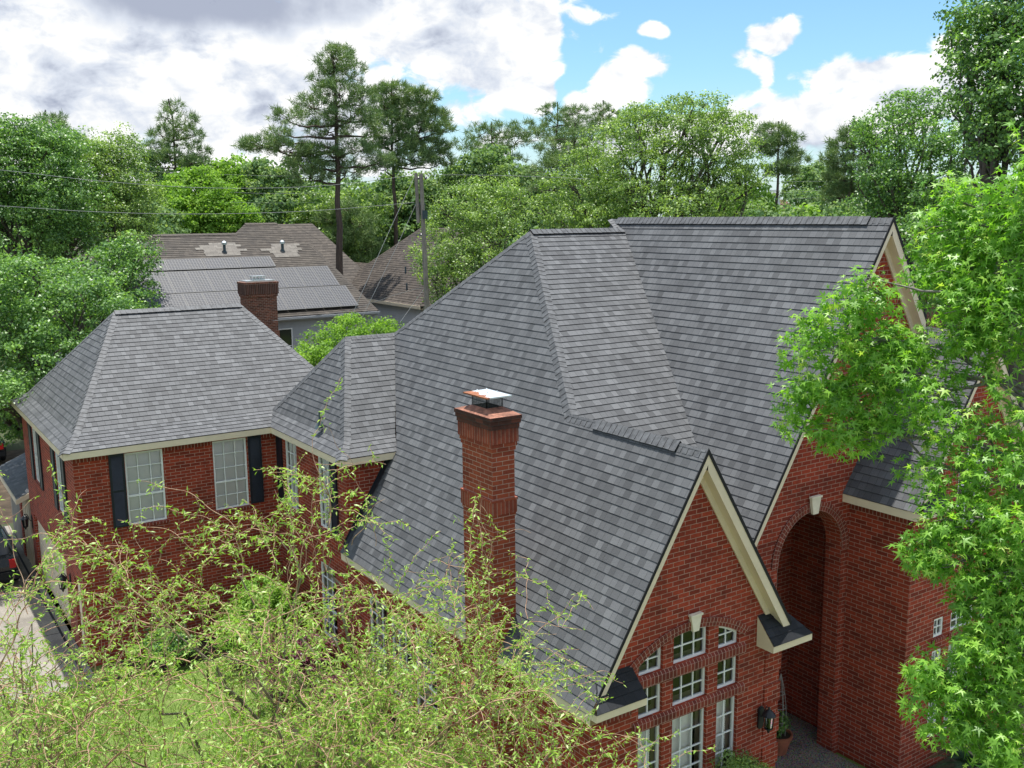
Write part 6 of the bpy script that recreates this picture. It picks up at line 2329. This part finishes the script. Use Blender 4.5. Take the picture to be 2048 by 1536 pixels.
# --- cars
def car(label, loc, rz, group=None):
    t = thing('parked_car', label, 'car', loc, rz, group)
    mb = MB()
    # side profile (x forward, z) skinned across the width with a tumblehome cabin
    lower = [(-2.25, 0.32), (-2.30, 0.75), (-2.22, 0.98), (-1.6, 1.02), (0.95, 1.00), (1.9, 0.92), (2.28, 0.72), (2.30, 0.34)]
    secs = []
    for y, sx, dz in ((-0.90, 0.985, 0.0), (-0.84, 1.0, 0.03), (0.84, 1.0, 0.03), (0.90, 0.985, 0.0)):
        secs.append([Vector((x * sx, y, z + (dz if z > 0.8 else 0))) for x, z in lower])
    for a, b in zip(secs[:-1], secs[1:]):
        for i in range(len(lower) - 1):
            mb.poly([a[i], b[i], b[i + 1], a[i + 1]])
    mb.poly(secs[0])
    mb.poly(secs[-1], flip=True)
    mb.poly([secs[0][0], secs[0][-1], secs[-1][-1], secs[-1][0]])
    roof = [(-1.95, 1.0), (-1.65, 1.50), (-0.9, 1.62), (0.1, 1.60), (0.95, 1.03)]
    cab = []
    for y0, y1 in ((-0.80, -0.60), (0.80, 0.60)):
        cab.append([Vector((x, y0 if z < 1.2 else y1, z)) for x, z in roof])
    for i in range(1, 3):
        mb.poly([cab[0][i], cab[0][i + 1], cab[1][i + 1], cab[1][i]])
    mb.build('body', 'car_paint', t)
    gb_ = MB()
    gb_.poly([cab[0][0], cab[0][1], cab[1][1], cab[1][0]], flip=True)
    gb_.poly([cab[0][3], cab[0][4], cab[1][4], cab[1][3]])
    gb_.poly(cab[0], flip=True)
    gb_.poly(cab[1])
    gb_.build('windows', 'glass_dark', t)
    for x in (-1.4, 1.4):
        for y in (-0.92, 0.72):
            w = MB()
            prof = [(0.20, 0), (0.34, 0.0), (0.36, 0.04), (0.36, 0.17), (0.34, 0.20), (0.20, 0.20)]
            for (r0, a0), (r1, a1) in zip(prof[:-1], prof[1:]):
                for k in range(20):
                    p = lambda r_, a_, k_: Vector((x + r_ * math.cos(k_ * math.pi / 10), y + a_, 0.36 + r_ * math.sin(k_ * math.pi / 10)))
                    w.poly([p(r0, a0, k), p(r0, a0, k + 1), p(r1, a1, k + 1), p(r1, a1, k)])
            wo_ = w.build('wheel', 'tyre', t)
            w = MB()
            for k in range(20):
                p = lambda r_, k_: Vector((x + r_ * math.cos(k_ * math.pi / 10), y + (0.0 if y < 0 else 0.20), 0.36 + r_ * math.sin(k_ * math.pi / 10)))
                w.poly([Vector((x, y + (0.03 if y < 0 else 0.17), 0.36)), p(0.2, k), p(0.2, k + 1)])
            w.build('rim', 'galvanised', wo_)
    for y in (-0.80, 0.62):
        w = MB()
        w.box(-2.33, -2.24, y, y + 0.18, 0.70, 0.95)
        w.build('tail_light', 'tail_light', t)
        w = MB()
        w.box(2.2, 2.3, y, y + 0.18, 0.66, 0.78)
        w.build('headlight', 'white_paint', t)
    w = MB()
    w.box(-2.36, -2.28, -0.86, 0.86, 0.38, 0.58)
    w.build('bumper', 'tyre', t)
    return t


c1 = car('dark car parked on the driveway beside the garage door', (-1.50, 9.15, 0.06), R(90))
c2 = dup_tree(c1)
c2.location = (0.35, 27.0, 0.0)
c2['label'] = 'dark car farther back in deep shade beyond the lean-to'

# ================================================================== POLE AND WIRES
UPo = thing('utility_pole', 'leaning weathered wooden utility pole with spliced top section', 'pole', (16.75, 12.28, 0))
pb, ptp = np.array([0.12, 0.0, 0.0]), at(842, 347, 43) - np.array([16.75, 12.28, 0])
m = MB()
pm_ = pb + (ptp - pb) * 0.80
m.tube([pb, pb + (ptp - pb) * 0.4, pm_, ptp], [0.135, 0.12, 0.10, 0.08], 12)
m.build('pole', 'pole_wood', UPo, smooth=False)
m = MB()
off = RT0 * -0.2
m.tube([pb + (ptp - pb) * 0.84 + off, ptp + off * 1.1 + np.array([0, 0, 0.02])], [0.085, 0.07], 10)
m.build('spliced_top', 'pole_wood', UPo)
for f in (0.80, 0.90):
    m = MB()
    p = pb + (ptp - pb) * f
    m.beam(p + off * 1.7, p - off * 0.7, 0.05, 0.05)
    m.build('through_bolt', 'lead_pipe', UPo)
m = MB()
p = pb + (ptp - pb) * 0.865
m.box(p[0] - 0.10, p[0] + 0.10, p[1] - 0.24, p[1] - 0.14, p[2] - 0.16, p[2] + 0.2)
m.build('bolt_bracket', 'lead_pipe', UPo)
for f, sx in ((0.985, -1.6), (0.985, 0.9), (0.80, 0.8)):
    m = MB()
    q = pb + (ptp - pb) * f - off * (-sx) * 0.6
    m.lathe([(0.03, -0.05), (0.07, -0.03), (0.045, 0.0), (0.07, 0.03), (0.03, 0.06), (0, 0.07)], q, 10)
    m.build('insulator', 'insulator', UPo)


def wire(name, label, cat, pts_px, r=0.012, group=None, mat='wire'):
    P_ = [at(*q) for q in pts_px]
    # catenary-like spline through the seen points
    out = []
    n = len(P_)
    for i in range(n - 1):
        p0, p1, p2, p3 = P_[max(i - 1, 0)], P_[i], P_[i + 1], P_[min(i + 2, n - 1)]
        for t in np.linspace(0, 1, 9)[:-1 if i < n - 2 else None]:
            out.append(0.5 * ((2 * p1) + (-p0 + p2) * t + (2 * p0 - 5 * p1 + 4 * p2 - p3) * t * t + (-p0 + 3 * p1 - 3 * p2 + p3) * t ** 3))
    TV, TF = tubes([(np.array(out), np.full(len(out), r))], 5)
    o = np_mesh(name, TV, [TF], mat, None)
    tag(o, label, cat, group)
    return o


PW = 'power lines strung from the utility pole'
wire('power_line', 'upper sagging wire running left from the pole top', 'wire', [(-220, 322, 38), (0, 340, 39), (200, 362, 40), (420, 376, 41), (640, 372, 42), (825, 351, 43)], 0.0092, PW)
wire('power_line', 'lower sagging wire running left from the pole', 'wire', [(-220, 402, 38), (0, 412, 39), (200, 424, 40), (400, 428, 41), (620, 422, 42), (828, 405, 43)], 0.0092, PW)
wire('power_line', 'wire running right from the pole top towards the big oak', 'wire', [(848, 350, 43), (950, 350, 41.5), (1060, 353, 40.5), (1180, 358, 40)], 0.0079, PW)
wire('power_line', 'thin distant wire crossing between maple and tall pine, upper one', 'wire', [(280, 342, 88), (420, 348, 86), (560, 352, 84), (700, 352, 82)], 0.0106, PW)
wire('power_line', 'thin distant wire crossing between maple and tall pine, lower one', 'wire', [(440, 384, 80), (540, 387, 79), (640, 386, 78)], 0.0106, PW)
wire('power_line', 'thin distant wire above the brown roof behind the maple', 'wire', [(460, 404, 72), (540, 406, 71), (630, 405, 70)], 0.0099, PW)
wire('power_line', 'service drop sagging past the neighbour chimney to the pole', 'wire', [(545, 642, 52.0), (620, 633, 51), (700, 620, 48), (790, 590, 45), (855, 572, 43.2)], 0.0092, PW)
wire('power_line', 'far wire over the dark rounded tree right of the oak, highest', 'wire', [(1430, 363, 90), (1560, 363, 90), (1740, 362, 90)], 0.0112, PW)
wire('power_line', 'far wire just above the white chimney', 'wire', [(1490, 388, 95), (1560, 386, 95), (1640, 381, 95)], 0.0106, PW)
wire('power_line', 'far wire just above the red roof peak', 'wire', [(1500, 402, 95), (1570, 399, 95), (1660, 394, 95)], 0.0106, PW)
GW = 'guy wires bracing the utility pole'
wire('guy_wire', 'left guy wire from the pole top', 'wire', [(828, 356, 43), (775, 470, 41.5), (700, 640, 40)], 0.0112, GW)
wire('guy_wire', 'right guy wire from below the pole top', 'wire', [(832, 408, 43), (790, 500, 41.8), (722, 640, 40.5)], 0.0092, GW)
wire('guy_wire', 'short guy wire low on the pole', 'wire', [(848, 578, 43), (825, 610, 42.6), (800, 645, 42)], 0.0092, GW)

# ================================================================== GRASS
g = np.random.default_rng(81)
n = 90000
Pg = np.stack([g.uniform(-9, 5.0, n), g.uniform(-14.5, -1.2, n), np.zeros(n)], 1)
Pg = Pg[~((Pg[:, 0] > 2.9) & (Pg[:, 1] > -12.2))]
Pg = Pg[~((Pg[:, 0] > 0.3) & (Pg[:, 1] > -1.3))]
Pg = Pg[~((Pg[:, 0] < 0) & (Pg[:, 1] > -1.3))]
n = len(Pg)
ax = unit(np.stack([g.normal(size=n) * 0.5, g.normal(size=n) * 0.5, np.ones(n)], 1))
N = unit(np.cross(ax, rand_dir(n, g)))
V, F, k = leaf_geom(Pg, N, g.uniform(0.06, 0.13, n), 'needle', g, ax)
o = np_mesh('grass', V, [F], 'grass_blade', None, np.repeat(g.random(n), k))
tag(o, 'short green lawn grass under the willows beside the driveway', 'grass', kind='stuff')
